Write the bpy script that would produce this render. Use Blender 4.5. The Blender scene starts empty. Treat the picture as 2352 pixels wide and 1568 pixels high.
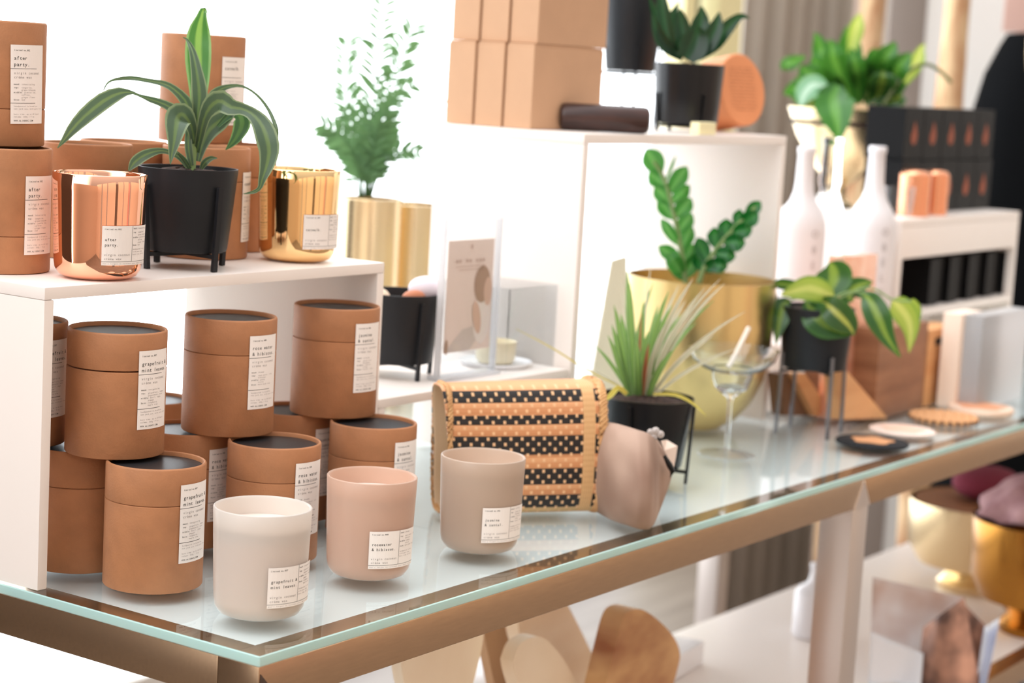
import bpy, bmesh, math, random
from mathutils import Vector, Matrix
S = bpy.context.scene
COL = S.collection
PI = math.pi

# ------------------------------------------------------------------ camera
FPX = 4626.5
CO = Vector((-1.19193888, -1.05229216, 0.482401))
FW = Vector((0.81570464, 0.56261342, -0.13450679))
RT = Vector((0.5731313, -0.81754066, 0.05610506))
UP = Vector((0.07839931, 0.12285521, 0.98932307))
cam = bpy.data.cameras.new('camera'); camo = bpy.data.objects.new('camera', cam); COL.objects.link(camo)
camo.matrix_world = Matrix(((RT.x, UP.x, -FW.x, CO.x), (RT.y, UP.y, -FW.y, CO.y), (RT.z, UP.z, -FW.z, CO.z), (0, 0, 0, 1)))
cam.sensor_width = 36.0; cam.lens = FPX/2352*36.0; cam.clip_start = .05; cam.clip_end = 60
cam.dof.use_dof = True; cam.dof.focus_distance = 1.81; cam.dof.aperture_fstop = 5.4
S.camera = camo
S.view_settings.view_transform = 'Standard'; S.view_settings.look = 'None'
S.view_settings.gamma = 1.0; S.view_settings.use_curve_mapping = False
S.view_settings.exposure = 0.34

def at(px, py, t):
    """point seen at pixel px,py of the photo, t metres deep along the view axis"""
    return CO + (FW + RT*((px-1176)/FPX) - UP*((py-784)/FPX))*t
def on(px, py, z=0.0):
    d = FW + RT*((px-1176)/FPX) - UP*((py-784)/FPX)
    return CO + d*((z-CO.z)/d.z)
def ony(px, py, y):
    d = FW + RT*((px-1176)/FPX) - UP*((py-784)/FPX)
    return CO + d*((y-CO.y)/d.y)

# ------------------------------------------------------------------ world: bright street beyond the windows, soft daylight of the shop elsewhere
W = bpy.data.worlds.new('daylight'); S.world = W; W.use_nodes = True
n = W.node_tree.nodes; l = W.node_tree.links; n.clear()
tc = n.new('ShaderNodeTexCoord'); sx = n.new('ShaderNodeVectorMath'); sx.operation = 'DOT_PRODUCT'
l.new(tc.outputs['Generated'], sx.inputs[0]); sx.inputs[1].default_value = (-.30, .95, .05)
mr = n.new('ShaderNodeMapRange'); mr.interpolation_type = 'SMOOTHSTEP'
mr.inputs['From Min'].default_value = -.15; mr.inputs['From Max'].default_value = .25
l.new(sx.outputs['Value'], mr.inputs['Value'])
mc = n.new('ShaderNodeMix'); mc.data_type = 'RGBA'
sz = n.new('ShaderNodeSeparateXYZ'); l.new(tc.outputs['Generated'], sz.inputs[0])
mz = n.new('ShaderNodeMapRange'); mz.interpolation_type = 'SMOOTHSTEP'; mz.inputs['From Min'].default_value = .0; mz.inputs['From Max'].default_value = .75
l.new(sz.outputs['Z'], mz.inputs['Value'])
mf = n.new('ShaderNodeMix'); mf.data_type = 'RGBA'; mf.inputs['A'].default_value = (.42, .39, .37, 1); mf.inputs['B'].default_value = (.92, .89, .86, 1)
l.new(mz.outputs['Result'], mf.inputs['Factor']); l.new(mf.outputs['Result'], mc.inputs['A'])
mc.inputs['B'].default_value = (3.3, 3.38, 3.45, 1)
l.new(mr.outputs['Result'], mc.inputs['Factor'])
bg = n.new('ShaderNodeBackground'); bg.inputs['Strength'].default_value = 1.0
l.new(mc.outputs['Result'], bg.inputs['Color'])
wo = n.new('ShaderNodeOutputWorld'); l.new(bg.outputs[0], wo.inputs[0])

# ------------------------------------------------------------------ materials
def lin(c):
    r = []
    for v in c[:3]:
        v = v/255.0
        r.append(v/12.92 if v <= .04045 else ((v+.055)/1.055)**2.4)
    return (*r, 1.0)
MATS = {}
def mat(name, c, rough=.6, metal=0, spec=.5, sss=0, trans=0, coat=0, var=0, vscale=30, bump=0, bscale=200, stretch=(1,1,1), c2=None, detail=4, ior=1.45, alpha=1):
    if name in MATS: return MATS[name]
    m = bpy.data.materials.new(name); m.use_nodes = True; MATS[name] = m
    nt = m.node_tree; b = nt.nodes['Principled BSDF']
    b.inputs['Base Color'].default_value = lin(c)
    b.inputs['Roughness'].default_value = rough; b.inputs['Metallic'].default_value = metal
    b.inputs['Specular IOR Level'].default_value = spec; b.inputs['IOR'].default_value = ior
    b.inputs['Transmission Weight'].default_value = trans; b.inputs['Alpha'].default_value = alpha
    b.inputs['Coat Weight'].default_value = coat
    if sss:
        b.inputs['Subsurface Weight'].default_value = sss; b.inputs['Subsurface Radius'].default_value = (.02, .015, .012)
        b.inputs['Subsurface Scale'].default_value = 1.0
    if var or c2 or bump:
        t = nt.nodes.new('ShaderNodeTexCoord'); mp = nt.nodes.new('ShaderNodeMapping'); mp.inputs['Scale'].default_value = stretch
        nt.links.new(t.outputs['Object'], mp.inputs['Vector'])
    if var or c2:
        no = nt.nodes.new('ShaderNodeTexNoise'); no.inputs['Scale'].default_value = vscale; no.inputs['Detail'].default_value = detail
        nt.links.new(mp.outputs[0], no.inputs['Vector'])
        rp = nt.nodes.new('ShaderNodeValToRGB'); e = rp.color_ramp.elements
        e[0].position = .32; e[1].position = .68
        a = lin(c); k = 1-var
        e[0].color = lin(c2) if c2 else (a[0]*k, a[1]*k, a[2]*k, 1); e[1].color = a
        nt.links.new(no.outputs['Fac'], rp.inputs['Fac']); nt.links.new(rp.outputs[0], b.inputs['Base Color'])
    if bump:
        n2 = nt.nodes.new('ShaderNodeTexNoise'); n2.inputs['Scale'].default_value = bscale; n2.inputs['Detail'].default_value = 3
        nt.links.new(mp.outputs[0], n2.inputs['Vector'])
        bp = nt.nodes.new('ShaderNodeBump'); bp.inputs['Strength'].default_value = bump; bp.inputs['Distance'].default_value = .001
        nt.links.new(n2.outputs['Fac'], bp.inputs['Height']); nt.links.new(bp.outputs[0], b.inputs['Normal'])
    return m

KRAFT = mat('kraft_board', (184, 126, 86), .62, var=.15, vscale=55, bump=.25, bscale=500, detail=8)
KRAFT_IN = mat('kraft_rim', (186, 126, 86), .65)
KRAFT_BOX = mat('kraft_carton', (204, 162, 128), .7, var=.06, vscale=20)
BLACKCARD = mat('black_card', (42, 42, 44), .42, bump=.15, bscale=300)
PAPER = mat('label_paper', (246, 238, 232), .7)
INK = mat('label_ink', (46, 42, 42), .8)
INKG = mat('label_ink_grey', (165, 156, 153), .8)
MATTEBLK = mat('matt_black_metal', (27, 29, 33), .45, spec=.35)
SATINBLK = mat('satin_black_glaze', (14, 15, 18), .3, spec=.4)
SOIL = mat('potting_soil', (74, 52, 44), .95, c2=(34, 24, 21), vscale=260, bump=.9, bscale=300)
WHITE = mat('white_laminate', (246, 236, 229), .32, spec=.4)
WHITEACR = mat('white_acrylic_panel', (248, 248, 250), .35, trans=0)
COPPER = mat('copper_mirror', (255, 192, 160), .035, 1)
GOLDM = mat('gold_mirror', (255, 214, 156), .035, 1)
BRASS = mat('brushed_brass', (232, 208, 166), .26, 1)
BRASSD = mat('antique_brass', (228, 202, 142), .28, 1)
BRONZE = mat('brushed_bronze_rail', (196, 164, 132), .24, .92, var=.1, vscale=40, stretch=(1, 8, 8))
STEEL = mat('brushed_steel_leg', (214, 204, 198), .32, .85)
WAX = mat('candle_wax', (250, 228, 214), .5, sss=.3)
GLASS_ROSE = mat('rose_matte_glass', (222, 178, 155), .42, sss=.15)
GLASS_TAUPE = mat('taupe_matte_glass', (190, 165, 145), .42, sss=.15)
LEAFEDGE = (160, 190, 120)
BIRCH = mat('pale_tree_bark', (214, 186, 146), .8, c2=(160, 110, 74), vscale=9, stretch=(3, 3, .8))
WHITEBOT = mat('white_painted_glass', (226, 222, 224), .35)
PORC = mat('white_porcelain', (245, 245, 248), .25)

def glassmat(name, tint, rough=.02, ior=1.45, edge=None):
    """thin clear glass: transparent with a fresnel reflection"""
    m = bpy.data.materials.new(name); m.use_nodes = True; nt = m.node_tree; nt.nodes.clear()
    o = nt.nodes.new('ShaderNodeOutputMaterial'); mx = nt.nodes.new('ShaderNodeMixShader')
    tr = nt.nodes.new('ShaderNodeBsdfTransparent'); tr.inputs[0].default_value = (*tint, 1)
    gl = nt.nodes.new('ShaderNodeBsdfGlossy'); gl.inputs['Roughness'].default_value = rough
    lw = nt.nodes.new('ShaderNodeLayerWeight'); lw.inputs['Blend'].default_value = ior
    ge = nt.nodes.new('ShaderNodeNewGeometry'); iv = nt.nodes.new('ShaderNodeMath'); iv.operation = 'SUBTRACT'; iv.inputs[0].default_value = 1
    mu = nt.nodes.new('ShaderNodeMath'); mu.operation = 'MULTIPLY'
    nt.links.new(ge.outputs['Backfacing'], iv.inputs[1]); nt.links.new(iv.outputs[0], mu.inputs[0]); nt.links.new(lw.outputs['Fresnel'], mu.inputs[1])
    nt.links.new(mu.outputs[0], mx.inputs[0]); nt.links.new(tr.outputs[0], mx.inputs[1]); nt.links.new(gl.outputs[0], mx.inputs[2])
    nt.links.new(mx.outputs[0], o.inputs[0])
    return m
CLEAR = glassmat('clear_glass', (.97, .98, .985), .02, .32)
TABLEGLASS = glassmat('table_glass_face', (.945, .985, .985), .012, .36)
UNDERGLASS = glassmat('table_glass_underside', (.97, .985, .985), .012, .02)
GLS = mat('cocktail_glass', (250, 253, 255), .0, trans=1, ior=1.38)
CLEARW = glassmat('bright_clear_glass', (.98, .99, 1.0), .05, .55)
PANE = glassmat('window_glass', (.98, .99, 1.0), .01, .05)
EDGEG = mat('table_glass_edge', (190, 230, 226), .15, spec=.6, sss=.3, trans=.25)

def frosted(name, c, amount=.5):
    m = bpy.data.materials.new(name); m.use_nodes = True; nt = m.node_tree; nt.nodes.clear()
    o = nt.nodes.new('ShaderNodeOutputMaterial'); m1 = nt.nodes.new('ShaderNodeMixShader'); m2 = nt.nodes.new('ShaderNodeMixShader')
    d = nt.nodes.new('ShaderNodeBsdfDiffuse'); d.inputs[0].default_value = lin(c)
    t = nt.nodes.new('ShaderNodeBsdfTranslucent'); t.inputs[0].default_value = lin(c)
    g = nt.nodes.new('ShaderNodeBsdfGlossy'); g.inputs['Roughness'].default_value = .35; g.inputs['Color'].default_value = (1, 1, 1, 1)
    fr = nt.nodes.new('ShaderNodeFresnel'); fr.inputs[0].default_value = 1.4
    m1.inputs[0].default_value = amount
    nt.links.new(d.outputs[0], m1.inputs[1]); nt.links.new(t.outputs[0], m1.inputs[2])
    nt.links.new(fr.outputs[0], m2.inputs[0]); nt.links.new(m1.outputs[0], m2.inputs[1]); nt.links.new(g.outputs[0], m2.inputs[2])
    nt.links.new(m2.outputs[0], o.inputs[0]); return m
FROST = frosted('frosted_white_glass', (244, 236, 228), .5)
ACRYL = frosted('milky_acrylic', (250, 250, 252), .75)
GLASS_ROSE = frosted('rose_matte_glass_shell', (226, 190, 168), .35)
GLASS_TAUPE = frosted('taupe_matte_glass_shell', (208, 184, 164), .3)

def sheer(name, c):
    m = bpy.data.materials.new(name); m.use_nodes = True; nt = m.node_tree; nt.nodes.clear()
    o = nt.nodes.new('ShaderNodeOutputMaterial'); m1 = nt.nodes.new('ShaderNodeMixShader'); m1.inputs[0].default_value = .5
    t = nt.nodes.new('ShaderNodeBsdfTranslucent'); t.inputs[0].default_value = lin(c)
    tr = nt.nodes.new('ShaderNodeBsdfTransparent'); tr.inputs[0].default_value = lin(c)
    nt.links.new(tr.outputs[0], m1.inputs[1]); nt.links.new(t.outputs[0], m1.inputs[2]); nt.links.new(m1.outputs[0], o.inputs[0]); return m
SHEER = sheer('sheer_frosted_acrylic', (252, 252, 254))

def leafmat(name, cmid, cedge, cstripe=None, rough=.38, var=True, mid=.12):
    """leaf: uv.x runs across the blade; pale midrib or margins by uv, light passes through"""
    m = bpy.data.materials.new(name); m.use_nodes = True; nt = m.node_tree; nt.nodes.clear()
    o = nt.nodes.new('ShaderNodeOutputMaterial'); uv = nt.nodes.new('ShaderNodeUVMap'); sp = nt.nodes.new('ShaderNodeSeparateXYZ')
    nt.links.new(uv.outputs[0], sp.inputs[0])
    rp = nt.nodes.new('ShaderNodeValToRGB'); cr = rp.color_ramp
    stops = [(0, cedge), (.07, cedge), (.12, cmid), (.5-mid-.05, cmid), (.5-mid+.03, cstripe or cmid), (.5, cstripe or cmid), (.5+mid-.03, cstripe or cmid), (.5+mid+.05, cmid), (.88, cmid), (.93, cedge)]
    cr.elements[0].position = 0; cr.elements[0].color = lin(stops[0][1]); cr.elements[1].position = 1; cr.elements[1].color = lin(cedge)
    for p, c in stops[1:]:
        e = cr.elements.new(p); e.color = lin(c)
    nz = nt.nodes.new('ShaderNodeTexNoise'); nz.inputs['Scale'].default_value = 14
    mp = nt.nodes.new('ShaderNodeMapping'); mp.inputs['Scale'].default_value = (6, .7, 1)
    nt.links.new(uv.outputs[0], mp.inputs[0]); nt.links.new(mp.outputs[0], nz.inputs['Vector'])
    ad = nt.nodes.new('ShaderNodeMath'); ad.operation = 'MULTIPLY_ADD'; ad.inputs[1].default_value = .16 if var else 0; 
    sb = nt.nodes.new('ShaderNodeMath'); sb.operation = 'SUBTRACT'; sb.inputs[1].default_value = .5
    nt.links.new(nz.outputs['Fac'], sb.inputs[0]); nt.links.new(sb.outputs[0], ad.inputs[0]); nt.links.new(sp.outputs['X'], ad.inputs[2])
    nt.links.new(ad.outputs[0], rp.inputs[0])
    d = nt.nodes.new('ShaderNodeBsdfPrincipled'); d.inputs['Roughness'].default_value = rough
    t = nt.nodes.new('ShaderNodeBsdfTranslucent'); mx = nt.nodes.new('ShaderNodeMixShader'); mx.inputs[0].default_value = .35
    hs = nt.nodes.new('ShaderNodeHueSaturation'); hs.inputs['Value'].default_value = 1.3; hs.inputs['Hue'].default_value = .48
    nt.links.new(rp.outputs[0], d.inputs['Base Color']); nt.links.new(rp.outputs[0], hs.inputs['Color']); nt.links.new(hs.outputs[0], t.inputs[0])
    nt.links.new(d.outputs[0], mx.inputs[1]); nt.links.new(t.outputs[0], mx.inputs[2]); nt.links.new(mx.outputs[0], o.inputs[0])
    return m
L_DRAC = leafmat('dracaena_leaf', (72, 94, 70), (122, 140, 102), (98, 122, 74), mid=.08)
L_DRACL = leafmat('dracaena_bright_leaf', (62, 118, 52), (120, 160, 96), (120, 164, 76))
L_PALM = leafmat('palm_frond', (90, 130, 82), (90, 130, 82), rough=.5)
L_ZZ = leafmat('zz_leaf', (62, 140, 58), (70, 150, 66), (96, 168, 84), rough=.2)
L_ZZD = leafmat('zz_dark_leaf', (26, 104, 44), (30, 110, 48), (56, 134, 66), rough=.2)
L_POTH = leafmat('pothos_leaf', (48, 92, 38), (58, 104, 40), (120, 150, 60), rough=.25)
L_POTHL = leafmat('pothos_lime_leaf', (158, 180, 76), (120, 156, 60), (196, 206, 110), rough=.3)
L_POTHG = leafmat('pothos_green_leaf', (48, 108, 34), (54, 114, 38), (84, 142, 54), rough=.3)
L_DARK = leafmat('dark_succulent_leaf', (22, 54, 30), (26, 60, 34), (34, 74, 42), rough=.25)
L_GRASS = leafmat('grass_blade', (108, 148, 78), (150, 176, 120), (140, 176, 98), rough=.4)
L_GRASSP = leafmat('grass_blade_pale', (196, 190, 164), (226, 214, 200), (170, 170, 130), rough=.4)
L_GRASSR = leafmat('grass_blade_rust', (176, 110, 74), (200, 140, 110), (150, 96, 60), rough=.4)
STEM = mat('green_stem', (132, 158, 98), .5)

# ------------------------------------------------------------------ mesh helpers
def setp(o, label=None, cat=None, group=None, kind=None):
    if label: o['label'] = label
    if cat: o['category'] = cat
    if group: o['group'] = group
    if kind: o['kind'] = kind
    return o
def obj(name, bm, m, parent=None, smooth=True, angle=40):
    me = bpy.data.meshes.new(name)
    if isinstance(bm, bmesh.types.BMesh):
        bm.normal_update(); bm.to_mesh(me); bm.free()
    ms = m if isinstance(m, (list, tuple)) else [m]
    for x in ms: me.materials.append(x)
    if smooth:
        me.polygons.foreach_set('use_smooth', [True]*len(me.polygons))
        try: me.set_sharp_from_angle(angle=math.radians(angle))
        except Exception: pass
    o = bpy.data.objects.new(name, me); COL.objects.link(o)
    if parent: o.parent = parent
    return o
def empty(name, loc=(0, 0, 0), rz=0, label=None, cat=None, group=None):
    o = bpy.data.objects.new(name, None); COL.objects.link(o); o.location = loc; o.rotation_euler = (0, 0, rz)
    o.empty_display_size = .02
    return setp(o, label, cat, group)
def box(bm, lo, hi, bev=0, M=None, mi=0, segs=2):
    r = bmesh.ops.create_cube(bm, size=1)
    vs = r['verts']
    for v in vs:
        v.co = Vector([lo[i]+(v.co[i]+.5)*(hi[i]-lo[i]) for i in range(3)])
    fs = list({f for v in vs for f in v.link_faces})
    for f in fs: f.material_index = mi
    if bev:
        es = list({e for v in vs for e in v.link_edges})
        r2 = bmesh.ops.bevel(bm, geom=es, offset=bev, segments=segs, profile=.7, affect='EDGES')
        vs = list({v for f in r2['faces'] for v in f.verts} | {v for v in vs if v.is_valid})
    if M is not None:
        bmesh.ops.transform(bm, matrix=M, verts=vs)
    return vs
def nb(): return bmesh.new()
def bx(lo, hi, bev=.0008, M=None):
    b = nb(); box(b, lo, hi, bev, M); return b
def lathe(bm, prof, seg=48, c=(0, 0, 0), cap0=True, cap1=True, mi=0, a0=0, sx=1, sy=1):
    rings = []
    for r, z in prof:
        rings.append([bm.verts.new((c[0]+r*sx*math.cos(a0+2*PI*k/seg), c[1]+r*sy*math.sin(a0+2*PI*k/seg), c[2]+z)) for k in range(seg)])
    for i in range(len(rings)-1):
        for k in range(seg):
            f = bm.faces.new((rings[i][k], rings[i][(k+1) % seg], rings[i+1][(k+1) % seg], rings[i+1][k])); f.material_index = mi
    if cap0: bm.faces.new(list(reversed(rings[0]))).material_index = mi
    if cap1: bm.faces.new(rings[-1]).material_index = mi
    return rings
def lathed(prof, seg=48, **k):
    b = nb(); lathe(b, prof, seg, **k); return b
def tube(bm, pts, rad, seg=8, mi=0):
    pts = [Vector(p) for p in pts]; rings = []
    if not isinstance(rad, (list, tuple)): rad = [rad]*len(pts)
    for i, p in enumerate(pts):
        t = (pts[min(i+1, len(pts)-1)]-pts[max(i-1, 0)]).normalized()
        a = t.cross(Vector((0, 0, 1)))
        if a.length < .05: a = t.cross(Vector((0, 1, 0)))
        a.normalize(); b = t.cross(a)
        rings.append([bm.verts.new(p+(a*math.cos(2*PI*k/seg)+b*math.sin(2*PI*k/seg))*rad[i]) for k in range(seg)])
    for i in range(len(rings)-1):
        for k in range(seg):
            bm.faces.new((rings[i][k], rings[i][(k+1) % seg], rings[i+1][(k+1) % seg], rings[i+1][k])).material_index = mi
    bm.faces.new(list(reversed(rings[0]))); bm.faces.new(rings[-1])
def crom(pts, n):
    """catmull-rom through pts (tuples of floats), n samples"""
    P = [Vector(p) if len(p) <= 4 else p for p in pts]; P = [P[0]]+P+[P[-1]]; out = []
    segs = len(P)-3
    for i in range(n):
        u = i/(n-1)*segs; k = min(int(u), segs-1); u -= k
        a, b, c, d = P[k:k+4]
        out.append(.5*((2*b)+(c-a)*u+(2*a-5*b+4*c-d)*u*u+(3*b-a-3*c+d)*u**3))
    return out
def leaf(bm, pts, widths, n=18, fold=.25, nrm=None, twist=0, cols=6):
    """a blade along pts (3D), half widths (m); faces the camera side unless nrm is given"""
    uvl = bm.loops.layers.uv.verify()
    q = crom([(*p, w) for p, w in zip(pts, widths)], n)
    rows = []
    for i, v in enumerate(q):
        p = Vector(v[:3]); w = max(v[3], .00015)
        a = Vector(q[max(i-1, 0)][:3]); b = Vector(q[min(i+1, n-1)][:3]); t = (b-a).normalized()
        N = (Vector(nrm) if nrm is not None else (CO-p)).normalized()
        s = t.cross(N)
        if s.length < .05: s = t.cross(Vector((0, 0, 1)))
        s.normalize(); N2 = s.cross(t).normalized()
        if twist: s = (s*math.cos(twist)+N2*math.sin(twist)).normalized(); N2 = s.cross(t).normalized()
        row = []
        for k in range(cols+1):
            x = k/cols*2-1
            row.append(bm.verts.new(p+s*(w*x)-N2*(w*fold*(1-abs(x))**1.0)+N2*(w*fold*.3)))
        rows.append(row)
    for i in range(n-1):
        for k in range(cols):
            f = bm.faces.new((rows[i][k], rows[i][k+1], rows[i+1][k+1], rows[i+1][k]))
            for lp, (uu, vv) in zip(f.loops, ((k/cols, i/(n-1)), ((k+1)/cols, i/(n-1)), ((k+1)/cols, (i+1)/(n-1)), (k/cols, (i+1)/(n-1)))):
                lp[uvl].uv = (uu, vv)
def leafpx(bm, P, t0, dts=None, n=18, fold=.25, **k):
    """P: list of (px, py, half width px); t0 depth of the plant; dts: per point depth offset"""
    dts = dts or [0]*len(P)
    pts = [at(x, y, t0+d) for (x, y, w), d in zip(P, dts)]
    ws = [w*(t0+d)/FPX for (x, y, w), d in zip(P, dts)]
    leaf(bm, pts, ws, n, fold, **k)
def copy_tree(o, parent=None):
    c = o.copy(); COL.objects.link(c); c.parent = parent
    for ch in list(o.children): copy_tree(ch, c)
    return c
VIEW = math.atan2(-CO.y+.2, -CO.x+.3)      # rough bearing of view in plan
def toward(x, y):
    """bearing in plan from a point to the camera"""
    return math.atan2(CO.y-y, CO.x-x)

# ------------------------------------------------------------------ lettering
GL = {}
def glyph(ch):
    if ch in GL: return GL[ch]
    cu = bpy.data.curves.new('t', 'FONT'); cu.body = ch; cu.size = 1; cu.resolution_u = 2; cu.offset = .006
    ob = bpy.data.objects.new('t', cu); COL.objects.link(ob)
    dg = bpy.context.evaluated_depsgraph_get(); dg.update()
    me = ob.evaluated_get(dg).to_mesh()
    vs = [(v.co.x, v.co.y) for v in me.vertices]; fs = [tuple(p.vertices) for p in me.polygons]
    ob.evaluated_get(dg).to_mesh_clear()
    bpy.data.objects.remove(ob); bpy.data.curves.remove(cu)
    xs = [v[0] for v in vs] or [0]
    GL[ch] = (vs, fs, min(xs), max(xs)); return GL[ch]
def flat_text(out, s, x, y, size, pitch=None, mi=1, wmax=.92):
    """fixed-pitch lettering into out (list of (verts2d, faces, mi)); x,y = start of baseline"""
    pitch = pitch or size*.62
    for i, ch in enumerate(s):
        if ch == ' ': continue
        vs, fs, a, b = glyph(ch)
        w = (b-a)*size; k = min(1.0, pitch*wmax/w) if w > 0 else 1
        cx = x+(i+.5)*pitch
        out.append(([(cx+((vx-(a+b)/2)*size*k), y+vy*size) for vx, vy in vs], fs, mi))
def line(out, x0, y0, x1, y1, th, mi=1):
    nseg = max(1, int(abs(x1-x0)/.003)); v = []; f = []
    for i in range(nseg+1):
        x = x0+(x1-x0)*i/nseg; v += [(x, y0-th/2 if x0 != x1 else y0), (x, y0+th/2 if x0 != x1 else y1)]
    if x0 == x1: v = [(x0-th/2, y0), (x0+th/2, y0), (x0+th/2, y1), (x0-th/2, y1)]; f = [(0, 1, 2, 3)]
    else:
        for i in range(nseg): f.append((2*i, 2*i+2, 2*i+3, 2*i+1))
    out.append((v, f, mi))
def label_mesh(parts, w, h, R, tilt=0, eps=.0003, mats=None, flat=False, taper=0):
    """paper w x h wrapped round radius R; x=0 at bearing angle 0, grows clockwise seen from above (to the right)"""
    bm = nb()
    def P(x, y, e):
        if flat: return Vector((x, -e, y))
        x2 = x*math.cos(tilt)-y*math.sin(tilt); y2 = x*math.sin(tilt)+y*math.cos(tilt)
        r = R+taper*y2; a = x2/R
        return Vector((math.sin(a)*(r+e), -math.cos(a)*(r+e), y2))
    def F(vs, fs, mi, e):
        bv = [bm.verts.new(P(x, y, e)) for x, y in vs]
        for f in fs:
            try: ff = bm.faces.new([bv[i] for i in f]); ff.material_index = mi
            except ValueError: pass
    N = 14; vs = []; fs = []
    for i in range(N+1):
        vs += [(w*i/N, 0), (w*i/N, h)]
    for i in range(N): fs.append((2*i, 2*i+2, 2*i+3, 2*i+1))
    F(vs, fs, 0, eps)
    for v, f, mi in parts: F(v, f, mi, eps+.00012)
    me = bpy.data.meshes.new('label')
    bm.normal_update(); bm.to_mesh(me); bm.free()
    for m in (mats or (PAPER, INK, INKG)): me.materials.append(m)
    return me
NOTES = {
 'after': ('limited no.002', ['after', 'party.'], ['mood: intoxicating', '', 'top:  tangerine,', '      grape blossom', 'middle: jasmine tea,', '      saffron,', '      ginger flower', 'base: oud']),
 'cat': ('limited no.003', ['catwalk.', ''], ['mood: fierce', '', 'top:  orange oil,', '      bergamot', 'middle: freesia,', '      rose', 'base: white musk,', '      amber']),
 'grape': ('limited no.007', ['grapefruit &', 'mint leaves.'], ['mood: invigorating', '', 'top:  grapefruit, lemon', '      peppermint, mint', 'middle: basil, sage,', '      pepper', 'base: raspberry,', '      maple tree']),
 'rose': ('limited no.008', ['rose water', '& hibiscus.'], ['mood: dreamy', '', 'top:  rose petal, lily', '      hibiscus', 'middle: peony,', '      violet', 'base: warm musk rose', '']),
 'jas': ('limited no.006', ['jasmine', '& santal.'], ['mood: calming', '', 'top:  green leaf', '      bergamot', 'middle: jasmine,', '      ylang', 'base: santal, cedar', '']),
}
def tall_label(k):
    W_, H_ = .038, .0715; no, ti, nt = NOTES[k]; o = []
    m = .003
    flat_text(o, no, m, H_-.0055, .0022, .00118, 1)
    ys = H_-.0135
    for s in ti:
        flat_text(o, s, m, ys, .0048, .00272, 1); ys -= .0057
    line(o, 0, H_-.0215, W_*.74, H_-.0215, .0004)
    flat_text(o, 'virgin coconut', m, H_-.0265, .0034, .0021, 2)
    flat_text(o, 'crème wax', m, H_-.0303, .0034, .0021, 2)
    y = H_-.0362
    for s in nt:
        if s.strip():
            b = s.find(':')
            if b > 0: flat_text(o, s[:b+1], m, y, .0021, .00125, 1)
            flat_text(o, ' '*(b+1)+s[b+1:] if b > 0 else s, m, y, .0021, .00125, 2)
            y -= .0022
        else: y -= .0008
    line(o, 0, .0188, W_*.70, .0188, .0004)
    for i, s in enumerate(['handpoured in brooklyn,', 'new york usa, with pure love', '', 'burn time: up to 60 hours', 'volume: 260g / 9 oz']):
        flat_text(o, s, m, .0155-i*.0024, .0019, .00118, 2)
    flat_text(o, 'WWW.ALIXENYC.COM', m, .0022, .0021, .0013, 1)
    return o, W_, H_
def wide_label(k):
    W_, H_ = .052, .0355; no, ti, nt = NOTES[k]; o = []
    if k == 'rose': ti = ['rosewater', '& hibiscus.']
    m = .002; xd = .0295
    flat_text(o, no, m, H_-.0035, .0020, .0011, 1)
    ys = H_-.0135 if ti[1] else H_-.0165
    for s in ti:
        flat_text(o, s, m+.0005, ys, .0037, .00212, 1); ys -= .0048
    flat_text(o, 'virgin coconut', m, .0085, .0031, .00182, 2)
    flat_text(o, 'crème wax', m, .0049, .0031, .00182, 2)
    line(o, xd, .0035, xd, H_, .0003); line(o, 0, .0033, W_, .0033, .0003)
    flat_text(o, "don't forget to reinvent your empty vessel", .001, .0011, .0016, .00116, 2)
    y = H_-.003
    for s in nt:
        if s.strip():
            b = s.find(':')
            if b > 0: flat_text(o, s[:b+1], xd+.001, y, .0019, .00105, 1)
            flat_text(o, ' '*(b+1)+s[b+1:] if b > 0 else s, xd+.001, y, .0019, .00105, 2)
            y -= .0023
        else: y -= .0012
    for i, s in enumerate(['handpoured in nyc,', 'with pure love', 'burn time: 60 hrs']):
        flat_text(o, s, xd+.001, y-.0015-i*.0023, .0018, .00105, 2)
    return o, W_, H_
TR, TH = .045, .1136
LAB = {}
def get_label(kind, shape, tilt=0):
    key = (kind, shape, round(tilt, 3))
    if key not in LAB:
        o, w, h = (tall_label if shape == 'tall' else wide_label)(kind)
        if shape == 'tall': LAB[key] = label_mesh(o, w, h, TR+.0006, tilt)
        else: LAB[key] = label_mesh(o, w, h, .0415, tilt, eps=.0006, taper=.022)
    return LAB[key]

# ------------------------------------------------------------------ kraft tubes
def lathe_mesh(name, prof, m, seg=72, **k):
    b = lathed(prof, seg, **k); o = obj(name, b, m); me = o.data; bpy.data.objects.remove(o); return me
def tube_meshes(frac):
    hb = TH*(1-frac); R = TR
    body = lathe_mesh('body', [(R-.0022, 0), (R-.0008, .0003), (R, .0014), (R, hb-.0006), (R-.0008, hb), (R-.0025, hb)], KRAFT)
    lid = lathe_mesh('lid', [(R-.0012, hb+.0003), (R-.0003, hb+.0006), (R, hb+.0013), (R, TH-.0018), (R-.0005, TH-.0006), (R-.0014, TH), (R-.0026, TH-.0006), (R-.0032, TH-.002), (R-.0033, TH-.0055)], KRAFT, cap0=True, cap1=False)
    disc = lathe_mesh('lid_disc', [(R-.0034, TH-.006), (R-.0034, TH-.0042), (R-.0046, TH-.0038), (R-.02, TH-.0036)], BLACKCARD)
    return body, lid, disc
TM = {.3: tube_meshes(.3), .7: tube_meshes(.7), 1: None}
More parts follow.
